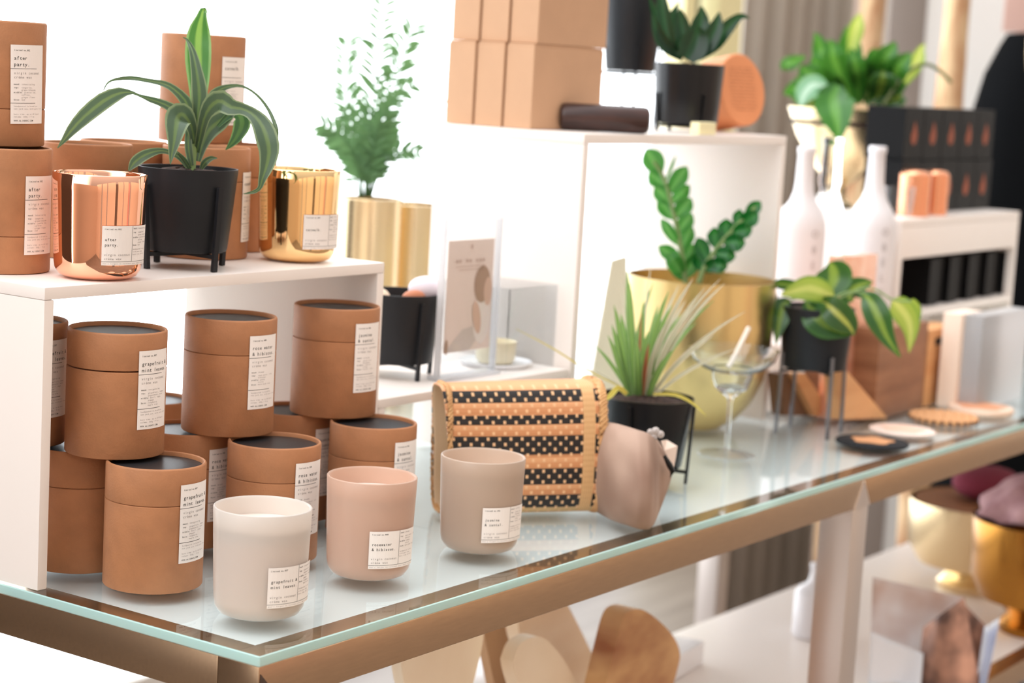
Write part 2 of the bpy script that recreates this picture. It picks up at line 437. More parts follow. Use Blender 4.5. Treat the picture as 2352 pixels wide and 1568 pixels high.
def kraft_tube(x, y, z, kind, label, frac=.3, lang=25, labelh=.0275, tilt=0, group='kraft candle tubes', gap=0, cat='candle box'):
    """lang: bearing (deg) of the label's left edge to the right of the line to the camera"""
    e = empty('candle_tube', (x, y, z), toward(x, y)+PI/2, label, cat, group)
    b, li, d = TM[frac]
    o1 = bpy.data.objects.new('body', b); COL.objects.link(o1); o1.parent = e
    o2 = bpy.data.objects.new('lid', li); COL.objects.link(o2); o2.parent = e; o2.location.z = gap
    o3 = bpy.data.objects.new('lid_disc', d); COL.objects.link(o3); o3.parent = o2; o3['label'] = 'recessed black card disc in the lid'
    if kind:
        o4 = bpy.data.objects.new('label', get_label(kind, 'tall', tilt)); COL.objects.link(o4); o4.parent = e
        o4.location.z = labelh; o4.rotation_euler.z = math.radians(lang); o4['label'] = 'white printed paper label'
    return e

# ================================================================== SETTING
Z0 = -.90
def struct(name, bm, m, **k):
    o = obj(name, bm, m, smooth=False, **k); o['kind'] = 'structure'; return o
FLOORM = mat('shop_floor_oak', (128, 116, 106), .5, c2=(104, 92, 84), vscale=3, stretch=(.6, 8, 1))
WALLM = mat('painted_wall', (226, 222, 216), .8)
WALLG = mat('painted_wall_tan', (206, 182, 160), .8)
WALLD = mat('umber_reflection_surface', (92, 76, 64), .8)  # dark tone for unseen surfaces added to deepen metal reflections
struct('floor', bx((-4.2, -3.4, Z0-.05), (8.2, 2.02, Z0), 0), FLOORM)
YB = 1.9
# back wall: low sill, header far above, solid part on the right where the curtain hangs
b = nb(); box(b, (-3.3, YB, Z0), (-.2, YB+.1, 2.1)); box(b, (-.2, YB, Z0), (4.25, YB+.1, Z0+.06)); box(b, (4.25, YB, Z0), (8.2, YB+.1, 2.4)); box(b, (-4.2, YB, 2.1), (4.25, YB+.1, 2.4))
struct('wall_back', b, [WALLM, WALLD])
for f_ in bpy.data.objects['wall_back'].data.polygons:
    if -3.4 < f_.center.x < -.15 and f_.center.z < 2.15: f_.material_index = 1  # unseen dark stretch at left, added so the left rail reflects dark
struct('wall_right', bx((8.1, -3.4, Z0), (8.2, YB, 2.4), 0), WALLM)
b = nb()
for xa, xb in ((-4.2, -2.9), (-2.6, -1.7), (-1.5, -.2), (.2, 1.1), (1.25, 2.2), (2.9, 8.1)): box(b, (xa, -3.4, Z0), (xb, -3.3, 1.5))  # unseen wall, split by gaps to put bright stripes into metal reflections
struct('wall_front', b, WALLG)
struct('reflection_panel_1', bx((-.2, -3.38, Z0), (.2, -3.32, 1.2), 0), WALLD)  # unseen dark panel, added as a dark stripe for the metal candles to reflect
struct('reflection_panel_2', bx((2.25, -3.38, Z0), (2.6, -3.32, 1.3), 0), mat('dusty_rose_reflection', (196, 140, 130), .7))  # unseen pink panel, added to tint the reflections in the metal
struct('wall_left', bx((-4.2, -3.3, Z0), (-4.1, YB, 1.1), 0), WALLG)
FRAMEW = mat('window_frame_cream', (232, 222, 170), .5)
FRAMEB = mat('window_frame_blue_white', (214, 226, 238), .5)
for i, (xa, xb) in enumerate(((-.2, 1.4), (1.4, 3.86))):
    struct('window_%d' % (i+1), bx((xa+.01, YB+.03, Z0+.06), (xb-.01, YB+.036, 2.1), 0), PANE)
b = nb(); box(b, (3.86, YB+.0, Z0+.06), (3.93, YB+.06, 2.1)); box(b, (4.02, YB-.02, Z0+.06), (4.25, YB+.06, 2.1))
struct('trim_1', b, FRAMEW)
struct('trim_2', bx((3.95, YB+.02, Z0+.06), (3.985, YB+.05, 2.1)), mat('window_gasket_black', (38, 40, 40), .5))

# grey curtain with folds
def curtain(name, x0, x1, y, amp, nf, m, z0=Z0+.01, z1=2.3, seed=1):
    rnd = random.Random(seed); bm = nb(); N = nf*10; a = []; 
    ph = [rnd.uniform(.7, 1.3) for _ in range(nf+2)]
    for i in range(N+1):
        u = i/N; yy = y+amp*math.sin(u*nf*2*PI)*ph[int(u*nf)]
        a.append((bm.verts.new((x0+(x1-x0)*u, yy, z0)), bm.verts.new((x0+(x1-x0)*u, yy, z1))))
    for i in range(N): bm.faces.new((a[i][0], a[i+1][0], a[i+1][1], a[i][1]))
    o = obj(name, bm, m, smooth=True, angle=180)
    md = o.modifiers.new('s', 'SOLIDIFY'); md.thickness = .004
    return o
setp(curtain('curtain', 3.16, 3.74, 1.32, .018, 6, mat('grey_curtain_cloth', (176, 167, 156), .9), z0=-.885), 'heavy grey brown pleated curtain hanging before the shop window', 'curtain')

# ------------------------------------------------------------------ display table
TXL = 2.44; TYB = .92; GT = .0092; FH = .0365; FWD = .045
tab = empty('display_table', (0, 0, Z0), 0, 'long brushed bronze display table frame under the glass tops', 'table')
def rail(lo, hi, m=BRONZE, name='rail'):
    return obj(name, bx((lo[0], lo[1], lo[2]-Z0), (hi[0], hi[1], hi[2]-Z0), .0012), m, tab)
zt, zb = -GT-.0003, -GT-FH
rail((0, 0, zb), (1.1365, FWD, zt)); rail((1.1385, 0, zb), (TXL, FWD, zt))
rail((0, FWD+.0002, zb), (FWD, TYB-FWD, zt)); rail((0, TYB-FWD+.0002, zb), (TXL, TYB, zt))
rail((TXL-FWD, FWD+.0002, zb), (TXL, TYB-FWD, zt))
for (x, y) in ((1.1165, .002), (1.1165, TYB-.047), (.001, TYB-.047), (TXL-.05, .002), (TXL-.05, TYB-.047), (.001, .001)):
    obj('leg', bx((x, y, 0), (x+.045, y+.045, zb-Z0-.0003), .001), STEEL, tab)
# small mitre wedge that caps the joint above the middle leg
b = nb(); vs = [b.verts.new(p) for p in ((1.117, -.0008, zb-Z0), (1.161, -.0008, zb-Z0), (1.138, -.0008, zt-Z0-.002), (1.117, .003, zb-Z0), (1.161, .003, zb-Z0), (1.138, .003, zt-Z0-.002))]
for f in ((0, 1, 2), (5, 4, 3), (0, 3, 4, 1), (1, 4, 5, 2), (2, 5, 3, 0)): b.faces.new([vs[i] for i in f])
obj('mitre_plate', b, STEEL, tab, smooth=False)
b = nb(); vs = [b.verts.new(p) for p in ((-.0004, -.0008, zb-Z0), (.03, -.0008, zb-Z0), (.002, -.0008, zt-Z0-.006), (-.0004, .003, zb-Z0), (.03, .003, zb-Z0), (.002, .003, zt-Z0-.006))]
for f in ((0, 1, 2), (5, 4, 3), (0, 3, 4, 1), (1, 4, 5, 2), (2, 5, 3, 0)): b.faces.new([vs[i] for i in f])
obj('mitre_plate', b, mat('dark_mitre_steel', (96, 80, 72), .4, .7), tab, smooth=False)
INSET = frosted('table_inset_panel', (250, 252, 252), .12)
obj('inset_panel', bx((FWD+.0004, FWD+.0004, -GT-.0040-Z0), (TXL-FWD-.0004, TYB-FWD-.0004, -GT-.0008-Z0), .0003), INSET, tab, smooth=False)
# lower shelf of the table
LSZ = -.385
rail((1.17, .0, LSZ-.035), (TXL, .03, LSZ+.0), BRONZE, 'lower_rail')
obj('lower_shelf', bx((1.17, .031, LSZ-.02-Z0), (TXL, .47, LSZ-Z0), .001), WHITE, tab)
rail((.05, .05, LSZ-.035), (1.065, .08, LSZ), BRONZE, 'lower_rail')
obj('lower_shelf', bx((.05, .081, LSZ-.02-Z0), (1.065, .50, LSZ-Z0), .001), WHITE, tab)
def glass_top(x0, x1, label):
    bm = nb(); vs = box(bm, (x0, -.001, -GT), (x1, TYB+.001, 0), .0009, segs=1)
    bm.normal_update()
    for f in bm.faces:
        f.material_index = 0 if f.normal.z > .9 else (1 if f.normal.z < -.9 else 2)
    o = obj('glass_tabletop', bm, [TABLEGLASS, UNDERGLASS, EDGEG], smooth=False)
    return setp(o, label, 'tabletop')
glass_top(-.001, TXL+.001, 'thick pale green glass tabletop carrying the candles, basket and coasters')

# ------------------------------------------------------------------ white risers
def riser(x0, x1, y0, y1, z0, z1, th, label, back=None, fascia=0, mid=None):
    e = empty('display_riser', ((x0+x1)/2, y0, z0), 0, label, 'riser', 'white display risers on the glass')
    def P(name, lo, hi, m=WHITE):
        return obj(name, bx([lo[0]-(x0+x1)/2, lo[1]-y0, lo[2]-z0], [hi[0]-(x0+x1)/2, hi[1]-y0, hi[2]-z0], .0012), m, e)
    P('top_panel', (x0, y0, z1-th), (x1, y1, z1))
    P('side_panel', (x0, y0, z0), (x0+th, y1, z1-th-.0002)); P('side_panel', (x1-th, y0, z0), (x1, y1, z1-th-.0002))
    if back: P('back_panel', (x0+th+.0003, y1-th, z0), (x1-th-.0003, y1, z1-th-.0003), back)
    if fascia: P('fascia', (x0+th+.0003, y0, z1-th-fascia), (x1-th-.0003, y0+th, z1-th-.0003))
    if mid: P('middle_shelf', (x0+th+.0003, y0, mid-th), (x1-th-.0003, y1, mid))
    return e
R1Z = .2706
riser(.005, .477, .268, .545, .0004, R1Z, .011, 'white riser at left carrying the two metallic candles')
R2Z = .122
riser(.485, .853, .272, .50, .0004, R2Z, .010, 'low white riser beside the left riser with the card holder on it')
R3Z = .408
riser(.857, 1.385, .272, .497, .0004, R3Z, .012, 'tall white riser with kraft cartons and two black pots on top', back=SHEER)
R4Z = .277
riser(1.805, 2.316, .272, .43, .0004, R4Z, .012, 'white riser at far right with black candle boxes on and in it', fascia=.052, mid=.126, back=WHITE)
R5Z = .10
riser(1.45, 1.795, .272, .62, .0004, R5Z, .010, 'low white riser under the white bottles')

# ================================================================== CANDLE TUBES
kraft_tube(.100, .221, .0004, 'grape', 'kraft grapefruit and mint candle tube standing on the glass at front left', lang=29)
kraft_tube(.100, .319, .0004, 'grape', 'kraft tube on the glass behind the front left tube, against the white riser side', lang=38)
kraft_tube(.0995, .2745, .0004+TH, 'grape', 'upper kraft grapefruit and mint tube with a dark gap under its lid', lang=25, gap=.0008)
kraft_tube(.063, .366, .0008+TH, 'grape', 'upper kraft tube half hidden by the white riser side panel', lang=24)
kraft_tube(.2585, .2825, .0008+TH, 'rose', 'upper kraft rose water tube in the middle of the stack', lang=24)
kraft_tube(.4205, .2835, .0008+TH, 'jas', 'upper kraft jasmine tube at the right end of the stack', lang=26)
kraft_tube(.256, .2175, .0004, 'rose', 'kraft rose water tube on the glass behind the white candle', lang=27)
kraft_tube(.2385, .316, .0004, 'rose', 'kraft tube on the glass in the shade behind, between grapefruit and rose water tubes', lang=28)
kraft_tube(.4145, .223, .0004, 'jas', 'kraft jasmine tube on the glass behind the rose candle', lang=30)
kraft_tube(.405, .3225, .0004, 'jas', 'kraft tube on the glass in the shade behind the jasmine tube', lang=30)
sp_ = on(430, 905, TH)
kraft_tube(.33, .46, .0004, None, 'kraft tube at the very back of the riser opening, mostly hidden')
# on top of the riser
z = R1Z+.0004
kraft_tube(.064, .394, z, 'after', 'kraft after party tube standing on the riser at the left edge', frac=.7, lang=27, labelh=.018)
kraft_tube(.077, .420, z+TH+.0004, 'after', 'topmost kraft after party tube at the left edge of the photo', frac=.7, lang=17, labelh=.021, tilt=0.02)
kraft_tube(.2215, .4505, z, None, 'unlabelled kraft tube on the riser just behind the copper candle')
kraft_tube(.307, .487, z, None, 'kraft tube at the back of the riser behind the dracaena pot')
kraft_tube(.340, .400, z, 'cat', 'kraft tube on the riser directly behind the black dracaena pot', lang=55, labelh=.018)
kraft_tube(.429, .4425, z, None, 'kraft tube on the riser behind the gold candle')
p = at(469, 250, 2.17)
kraft_tube(.402, .469, z+TH+.0004, 'cat', 'topmost kraft catwalk tube behind the tall dracaena leaf', frac=.7, lang=26, labelh=.020)

# ================================================================== CANDLES IN GLASS
CH = .0955
def candle(x, y, z, kind, shell, label, lang, wax=WAX, tilt=-.045, h=CH, inner=None):
    e = empty('jar_candle', (x, y, z), toward(x, y)+PI/2, label, 'candle', 'candles in glass vessels')
    rb, rt = .0400, .0427
    def R(zz): return rb+(rt-rb)*min(1, max(0, (zz-.02)/(h-.02)))
    prof = [(.0002, .0002), (.022, .0002), (.030, .0008), (.0355, .0035), (.0388, .009), (.0397, .015), (R(.03), .03), (R(.06), .06), (R(.08), .08), (rt, h-.0010), (rt-.0006, h-.0002), (rt-.0013, h), (rt-.0020, h-.0005), (rt-.0025, h-.002), (R(.08)-.0026, .08), (R(.07)-.0026, .07)]
    obj('vessel', lathed(prof, 80, cap1=False), shell, e)
    wz = h-.0155
    obj('wax', lathed([(.036, .010), (R(.03)-.0030, .016), (R(wz)-.0028, wz-.0005), (R(wz)-.0045, wz-.0018), (.012, wz-.0030)], 64), wax, e)
    o = obj('wick', bx((-.0013, -.0013, wz-.004), (.0013, .0013, wz+.004), .0003), mat('wick_cotton', (240, 226, 206), .8), e)
    o4 = bpy.data.objects.new('label', get_label(kind, 'wide', tilt)); COL.objects.link(o4); o4.parent = e
    o4.location.z = .0155; o4.rotation_euler.z = math.radians(lang); o4['label'] = 'white printed paper label'
    return e
candle(.0935, .0855, .0004, 'grape', FROST, 'frosted white glass candle at the front, grapefruit and mint label', 9, tilt=0)
candle(.269, .106, .0004, 'rose', GLASS_ROSE, 'blush pink matt glass candle between white and taupe ones', 0, tilt=0)
candle(.432, .0945, .0004, 'jas', GLASS_TAUPE, 'taupe matt glass candle in front of the woven basket', 3, tilt=0)
candle(.1010, .3045, z, 'after', COPPER, 'mirror copper glass candle on the white riser at left', 4, tilt=0)
candle(.4005, .325, z, 'cat', GOLDM, 'mirror gold glass candle at the right end of the white riser', 8, tilt=0)

# ================================================================== PLANTERS
def planter(e, rt, rb, h, zfoot, z0=0, legs=45, legr=None, legw=.0045, legtop=.62, m=MATTEBLK, soil=True, bar=True, rim=.002):
    """tapered pot on a four-legged stand, parts under e; zfoot = height of pot base above the feet"""
    zb_ = zfoot
    prof = [(.001, zb_), (rb-.004, zb_), (rb-.001, zb_+.001), (rb, zb_+.004), (rb+(rt-rb)*.5, zb_+h*.5), (rt, zb_+h-.002), (rt, zb_+h), (rt-rim, zb_+h), (rt-rim-.001, zb_+h-.012)]
    obj('pot', lathed(prof, 64, cap0=True, cap1=False), m, e)
    if soil:
        rs = random.Random(5); bm = nb(); rr = rt-rim-.0015; zs = zb_+h-.010
        rings = lathe(bm, [(rr, zs-.004), (rr, zs), (rr*.8, zs+.004), (rr*.55, zs+.006), (rr*.3, zs+.008), (rr*.08, zs+.009)], 40)
        for v in bm.verts:
            v.co.z += rs.uniform(-.0018, .0026)
        obj('soil', bm, SOIL, e)
    if zfoot > 0:
        lr = legr or rb+.004
        for k in range(4):
            a = math.radians(legs+90*k); bm = nb()
            zt_ = zb_+h*legtop
            Rm = rb+(rt-rb)*legtop+.0035
            c = Vector((lr*math.cos(a), lr*math.sin(a), 0)); c2 = Vector((Rm*math.cos(a), Rm*math.sin(a), zt_))
            w = legw/2; ux = Vector((math.cos(a), math.sin(a), 0)); uy = Vector((-math.sin(a), math.cos(a), 0))
            vv = []
            for cc in (c, c2):
                for s1, s2 in ((-1, -1), (1, -1), (1, 1), (-1, 1)): vv.append(bm.verts.new(cc+ux*w*s1*.8+uy*w*s2))
            for f in ((3, 2, 1, 0), (4, 5, 6, 7), (0, 1, 5, 4), (1, 2, 6, 5), (2, 3, 7, 6), (3, 0, 4, 7)): bm.faces.new([vv[i] for i in f])
            obj('leg', bm, m, e, smooth=False)
        if bar:
            bm = nb()
            for k in range(2):
                M = Matrix.Rotation(math.radians(legs+90*k), 4, 'Z')
                box(bm, (-lr, -legw/2, zb_-.0042-.0002*k), (lr, legw/2, zb_-.0003-.0002*k), .0004, M)
            obj('cross_bar', bm, m, e, smooth=False)

# --- dracaena on the riser
dx, dy = .2415, .3305
pd = empty('potted_dracaena', (dx, dy, R1Z+.0004), 0, 'striped dracaena in a matt black pot on a four legged stand on the riser', 'potted plant')
planter(pd, .0485, .0405, .081, .0165, legs=math.degrees(math.atan2(.287-dy, .235-dx)), legr=.0455, legw=.0052, legtop=.80)
TD = 1.955
def dleaf(P, d=None, m=L_DRAC, fold=.35, name='leaf', n=22):
    bm = nb(); leafpx(bm, P, TD, d, n=n, fold=fold); o = obj(name, bm, m, pd, angle=180)
    o.matrix_parent_inverse = Matrix.Translation(-Vector(pd.location)); return o
bm = nb(); tube(bm, [at(438, 392, TD), at(440, 350, TD), at(446, 300, TD), at(450, 260, TD)], [.0046, .0052, .0048, .003], 12)
o = obj('stem', bm, STEM, pd); o.matrix_parent_inverse = Matrix.Translation(-Vector(pd.location))
dleaf([(443, 350, 7), (449, 300, 8), (454, 250, 14), (456, 190, 24), (455, 130, 30), (457, 75, 26), (463, 40, 13), (468, 22, 7), (476, 30, 1)], [.0, .005, .01, .015, .015, .015, .01, .01, .0], L_DRACL, .3)
dleaf([(448, 320, 8), (455, 260, 13), (458, 215, 19), (452, 165, 14), (442, 118, 8), (430, 92, 3), (420, 86, 1)], [0, -.01, -.015, -.015, -.01, 0, 0], L_DRAC, .5)
dleaf([(441, 330, 7), (441, 280, 10), (428, 235, 13), (400, 205, 9), (375, 192, 7), (345, 186, 5), (300, 179, 5), (262, 183, 3), (246, 192, 2), (238, 207, 1.2)], [0, -.005, -.01, -.02, -.02, -.02, -.02, -.01, -.01, -.01], L_DRAC, .3)
dleaf([(438, 330, 6), (428, 285, 11), (405, 255, 12), (375, 238, 9), (345, 228, 7), (320, 219, 3), (300, 212, 5), (272, 215, 15), (238, 232, 20), (200, 262, 19), (170, 292, 14), (148, 320, 7), (132, 340, 1)], [0, 0, -.005, -.01, -.02, -.03, -.03, -.035, -.04, -.045, -.05, -.05, -.05], L_DRAC, .3)
dleaf([(447, 330, 9), (440, 292, 13), (424, 266, 24), (411, 268, 31), (404, 292, 25), (400, 325, 15), (395, 352, 8), (391, 377, 1)], [-.005, -.015, -.03, -.045, -.055, -.058, -.058, -.058], L_DRAC, .3)
dleaf([(452, 350, 7), (460, 310, 10), (470, 268, 14), (486, 242, 22), (506, 232, 26), (530, 246, 20), (556, 250, 14), (580, 262, 15), (600, 285, 22), (613, 318, 26), (618, 350, 23), (611, 385, 16), (602, 412, 9), (596, 432, 5), (582, 441, 4), (560, 445, 1)], [0, -.01, -.02, -.03, -.035, -.04, -.045, -.05, -.055, -.06, -.06, -.06, -.06, -.055, -.05, -.05], L_DRAC, .3, n=34)
dleaf([(460, 290, 4), (472, 250, 9), (492, 216, 11), (520, 200, 6), (556, 198, 3), (590, 218, 3), (617, 252, 4), (633, 290, 5), (637, 312, 3), (634, 340, 1)], [.01, .02, .03, .03, .03, .03, .03, .02, .02, .02], L_DRAC, .3, n=28)
dleaf([(455, 370, 7), (464, 336, 12), (480, 300, 21), (505, 278, 21), (528, 262, 12), (542, 250, 3)], [0, .005, .01, .015, .02, .02], L_DRAC, .4)
dleaf([(500, 290, 4), (530, 262, 10), (550, 264, 16), (556, 284, 20), (545, 312, 14), (530, 332, 7), (518, 344, 1)], [.01, .02, .03, .035, .035, .035, .035], leafmat('dracaena_deep_green_leaf', (58, 96, 58), (110, 150, 90), (80, 120, 66)), .3)  # rear leaf in a slightly deeper green
dleaf([(432, 386, 4), (416, 364, 7), (395, 352, 6), (368, 346, 7), (335, 355, 12), (310, 372, 12), (296, 392, 2)], [0, -.01, -.02, -.03, -.035, -.035, -.035], L_DRAC, .35)
dleaf([(436, 388, 5), (424, 368, 6), (410, 352, 3), (404, 346, 1)], [-.005, -.01, -.015, -.015])
dleaf([(462, 388, 4), (470, 374, 8), (484, 364, 6), (499, 363, 1)], [-.01, -.02, -.02, -.02])
dleaf([(440, 380, 6), (434, 345, 9), (432, 310, 7), (436, 290, 2)], [-.006, -.008, -.008, -.005])

# --- second black planter on the low riser
c = on(948, 868, R2Z); c = Vector((.632, .366, R2Z+.0004))
e = empty('black_planter', c, 0, 'black legged planter holding tumbled stones beside the card holder', 'planter')
planter(e, .0485, .0405, .081, .0165, legs=-20, legr=.0455, legw=.0045, legtop=.9, soil=False)
obj('lining', lathed([(.04, .08), (.0445, .083), (.001, .084)], 32), mat('kraft_shred', (170, 128, 96), .9), e)
rs = random.Random(3)
def rock(name, c, r, m, label, cat, seed=0, sq=(1, 1, 1), sub=3, amp=.25):
    bm = nb(); bmesh.ops.create_icosphere(bm, subdivisions=sub, radius=1); rr = random.Random(seed)
    d = [Vector((rr.uniform(-1, 1), rr.uniform(-1, 1), rr.uniform(-1, 1))).normalized() for _ in range(7)]
    for v in bm.verts:
        k = 1+amp*sum(max(0, v.co.dot(x))**3 for x in d)/2-amp*.4
        v.co = Vector((v.co.x*r*k*sq[0], v.co.y*r*k*sq[1], v.co.z*r*k*sq[2]))
    o = obj(name, bm, m); o.location = c; return setp(o, label, cat)
def inpot(px, py, dz=0): 
    return at(px, py, 2.335)
rock('tumbled_stone', c+Vector((.02, -.02, .101)), .017, mat('pale_lilac_stone', (225, 218, 228), .5), 'large pale lilac stone heaped in the black planter', 'stone', 1, (1, 1, .95))
rock('tumbled_stone', c+Vector((-.010, -.028, .0935)), .012, mat('terracotta_stone', (190, 120, 86), .6), 'terracotta stone at the left of the black planter', 'stone', 2, (1.3, 1, .8))
rock('tumbled_stone', c+Vector((-.029, .006, .0935)), .011, mat('cream_stone', (228, 206, 180), .6), 'cream stone half hidden at the back of the black planter', 'stone', 4, (1.1, 1, .8))

# --- palm in brass pots behind
def brass_pot(name, c, r, h, label, m=BRASS, taper=1.0, cat='planter', foot=None, bowl=False, seg=64):
    e = empty(name, c, 0, label, cat)
    if bowl: prof = [(.001, .0), (r*.48, 0), (r*.52, .003), (r*.70, h*.06), (r*.88, h*.22), (r*.97, h*.45), (r, h*.7), (r, h), (r-.003, h), (r-.004, h*.7), (r*.85, h*.3)]
    else: prof = [(.001, 0), (r*taper-.003, 0), (r*taper, .003), (r, h-.001), (r-.001, h), (r-.004, h), (r*taper-.006, .02)]
    obj('pot', lathed(prof, seg, cap1=False), m, e); return e
TP = 2.86
c1 = at(850, 455, TP); c2 = at(953, 468, TP+.11)
PB = .0004
pp = brass_pot('potted_palm', (c1.x, c1.y, .0006), .046, c1.z, 'wispy parlour palm in a tall brass cylinder pot behind the gold candle', cat='potted plant')
c1 = Vector((c1.x, c1.y, 0))
e2 = brass_pot('brass_cylinder', (c2.x, c2.y, .0006), .0475, at(953, 468, TP+.11).z, 'empty tall brass cylinder pot to the right of the palm pot', cat='planter')
PINV = Matrix.Translation(-Vector(pp.location))
o = obj('soil', lathed([(.001, 0), (.040, 0), (.040, .004), (.001, .006)], 32), SOIL, pp); o.location.z = at(850, 455, TP).z-.02
rs = random.Random(11)
def frond(P, dt, nl=16, L=34, w=3.2, side=1.0, both=True):
    bm = nb(); pts = [at(x, y, TP+d) for (x, y), d in zip(P, dt)]
    q = crom([tuple(v) for v in pts], 30)
    tube(bm, q, [.0016*(1-.75*i/29) for i in range(30)], 5)
    uvl = bm.loops.layers.uv.verify()
    k = TP/FPX
    nl = int(nl*1.15); w *= .85; L *= 1.3
    for i in range(nl):
        f = .22+.78*i/nl; a = q[int(f*29)]; b_ = q[min(29, int(f*29)+1)]; t = (b_-a).normalized() if (b_-a).length > 1e-6 else Vector((0, 0, 1))
        s = t.cross(FW).normalized()
        for sg in (-1, 1):
            ln = L*k*rs.uniform(.65, 1.1)*(1-.35*f); dr = (s*sg*rs.uniform(.6, 1.0)+t*rs.uniform(.5, .9)+FW*rs.uniform(-.5, .5)).normalized()
            p1 = a+dr*ln*.5; p2 = a+dr*ln+Vector((0, 0, -ln*.12))
            leaf(bm, [a, p1, p2], [w*k*.35, w*k, w*k*.1], n=6, fold=.2, cols=2)
    o = obj('frond', bm, L_PALM, pp, angle=180); o.matrix_parent_inverse = PINV
FR = [([(838, 452), (842, 380), (850, 290), (862, 190), (872, 90), (882, -10)], [0, 0, 0, 0, 0, .02], 24, 66, 6.5),
      ([(845, 452), (858, 360), (880, 250), (915, 150), (950, 60)], [0, .02, .03, .04, .05], 20, 64, 6.5),
      ([(830, 452), (820, 380), (800, 330), (770, 300), (740, 285)], [0, -.02, -.04, -.05, -.05], 14, 48, 6),
      ([(826, 452), (812, 390), (790, 345), (765, 318)], [0, .02, .03, .04], 14, 40, 7),
      ([(834, 452), (825, 360), (805, 260), (792, 170), (800, 80)], [0, .02, .03, .04, .05], 18, 58, 6.2),
      ([(852, 452), (870, 400), (900, 355), (935, 345), (965, 350)], [0, 0, -.02, -.03, -.03], 14, 34, 5),
      ([(848, 452), (868, 380), (890, 320), (900, 280)], [0, .03, .05, .06], 14, 42, 7),
      ([(842, 452), (850, 370), (875, 280), (910, 225), (955, 190)], [0, -.03, -.04, -.05, -.05], 14, 44, 5),
      ([(838, 452), (845, 400), (852, 340), (850, 270)], [0, -.02, -.03, -.03], 16, 44, 7),
      ([(842, 452), (856, 400), (872, 350), (880, 300), (900, 250)], [0, .0, -.02, -.03, -.03], 16, 44, 6),
      ([(832, 452), (828, 400), (822, 350), (806, 290), (790, 240)], [0, -.02, -.03, -.03, -.03], 14, 40, 6),
      ([(848, 452), (890, 300), (960, 190), (1010, 240), (1050, 275)], [0, .05, .08, .10, .12], 6, 40, 4)]
for P, d, nl, L, w in FR: frond(P, d, nl, L, w)

# --- acrylic card holder with printed card on the low riser
y0 = .305
a = on(1002, 882, R2Z); b_ = on(1140, 866, R2Z)
hx0, hx1 = .637, .748
ch = empty('card_holder', ((hx0+hx1)/2, .312, R2Z+.0004), 0, 'clear acrylic card holder with a blush portrait card', 'card holder')
bm = nb(); box(bm, (-.056, -.012, 0), (.056, .012, .004), .0008); box(bm, (-.056, -.004, .004), (-.053, .004, .185), .0005); box(bm, (.053, -.004, .004), (.056, .004, .185), .0005)
obj('holder_frame', bm, ACRYL, ch)
CARD = bpy.data.materials.new('portrait_card'); CARD.use_nodes = True
nt = CARD.node_tree; bs = nt.nodes['Principled BSDF']; bs.inputs['Roughness'].default_value = .6; bs.inputs['Base Color'].default_value = lin((238, 218, 208))
cm = [CARD, mat('card_hair_brown', (176, 144, 122), .6), mat('card_skin', (222, 186, 166), .6), mat('card_white_cloth', (240, 228, 222), .6), mat('card_grey_cloth', (214, 200, 192), .6), mat('card_print', (206, 178, 166), .6)]
bm = nb(); box(bm, (-.045, .0, .030), (.045, .0008, .160))
def blob(bm, pts, mi, y, sx=1):
    f = bm.faces.new([bm.verts.new((p[0], y, p[1])) for p in pts]); f.material_index = mi
    if f.normal.y > 0: f.normal_flip()
def ell(cx, cz, rx, rz, rot=0, n=20):
    return [(cx+rx*math.cos(2*PI*i/n)*math.cos(rot)-rz*math.sin(2*PI*i/n)*math.sin(rot), cz+rx*math.cos(2*PI*i/n)*math.sin(rot)+rz*math.sin(2*PI*i/n)*math.cos(rot)) for i in range(n)]
blob(bm, [(-.044, .0305), (.005, .0305), (.02, .045), (.012, .058), (-.01, .056), (-.03, .042)], 4, -.0003)
blob(bm, ell(.026, .066, .017, .030), 3, -.0004)
blob(bm, ell(.024, .107, .016, .022), 1, -.0005)
blob(bm, ell(.036, .098, .008, .017), 2, -.0006)
blob(bm, ell(.016, .068, .0075, .020, .25), 2, -.0007)
blob(bm, ell(-.041, .037, .003, .009), 1, -.0007)
for i in range(9): 
    if i in (2, 5): continue
    blob(bm, [(-.030+i*.0065, .134), (-.0255+i*.0065, .134), (-.0255+i*.0065, .1375), (-.030+i*.0065, .1375)], 5, -.0005)
for i in range(2): blob(bm, [(-.03+.006*i, .129-.004*i), (.028-.004*i, .129-.004*i), (.028-.004*i, .1298-.004*i), (-.03+.006*i, .1298-.004*i)], 5, -.0005)
blob(bm, ell(.0, .152, .002, .003), 5, -.0005)
o = obj('portrait_card', bm, cm, ch, smooth=False); o.location = (.004, .002, 0); o['label'] = 'blush printed card with a woman in white in profile'
obj('front_pane', bx((-.053, -.0055, .004), (.053, -.004, .183), .0003), CLEAR, ch)
# --- small candle under glass on the low riser
g = Vector((.80, .345, R2Z+.0004))
d = empty('dish_candle', g, 0, 'small pale candle pot on a thin dish inside the clear box', 'candle')
obj('dish', lathed([(.001, 0), (.040, .0), (.044, .004), (.045, .006), (.040, .003), (.001, .002)], 48), PORC, d)
obj('cup', lathed([(.001, .003), (.020, .003), (.024, .008), (.0255, .030), (.0235, .030), (.022, .022), (.001, .021)], 40, cap1=False), mat('pale_cup', (226, 214, 186), .4), d)
e = empty('clear_box', g, 0, 'clear acrylic display box over the small dish candle', 'display box')
bm = nb(); w = .052
for (lo, hi) in (((-w, -w, 0), (-w+.002, w, .10)), ((w-.002, -w, 0), (w, w, .10)), ((-w+.002, w-.002, 0), (w-.002, w, .10)), ((-w+.002, -w, 0), (w-.002, -w+.002, .10)), ((-w, -w, .1), (w, w, .102))):
    box(bm, lo, hi)
obj('box_shell', bm, CLEAR, e, smooth=False)

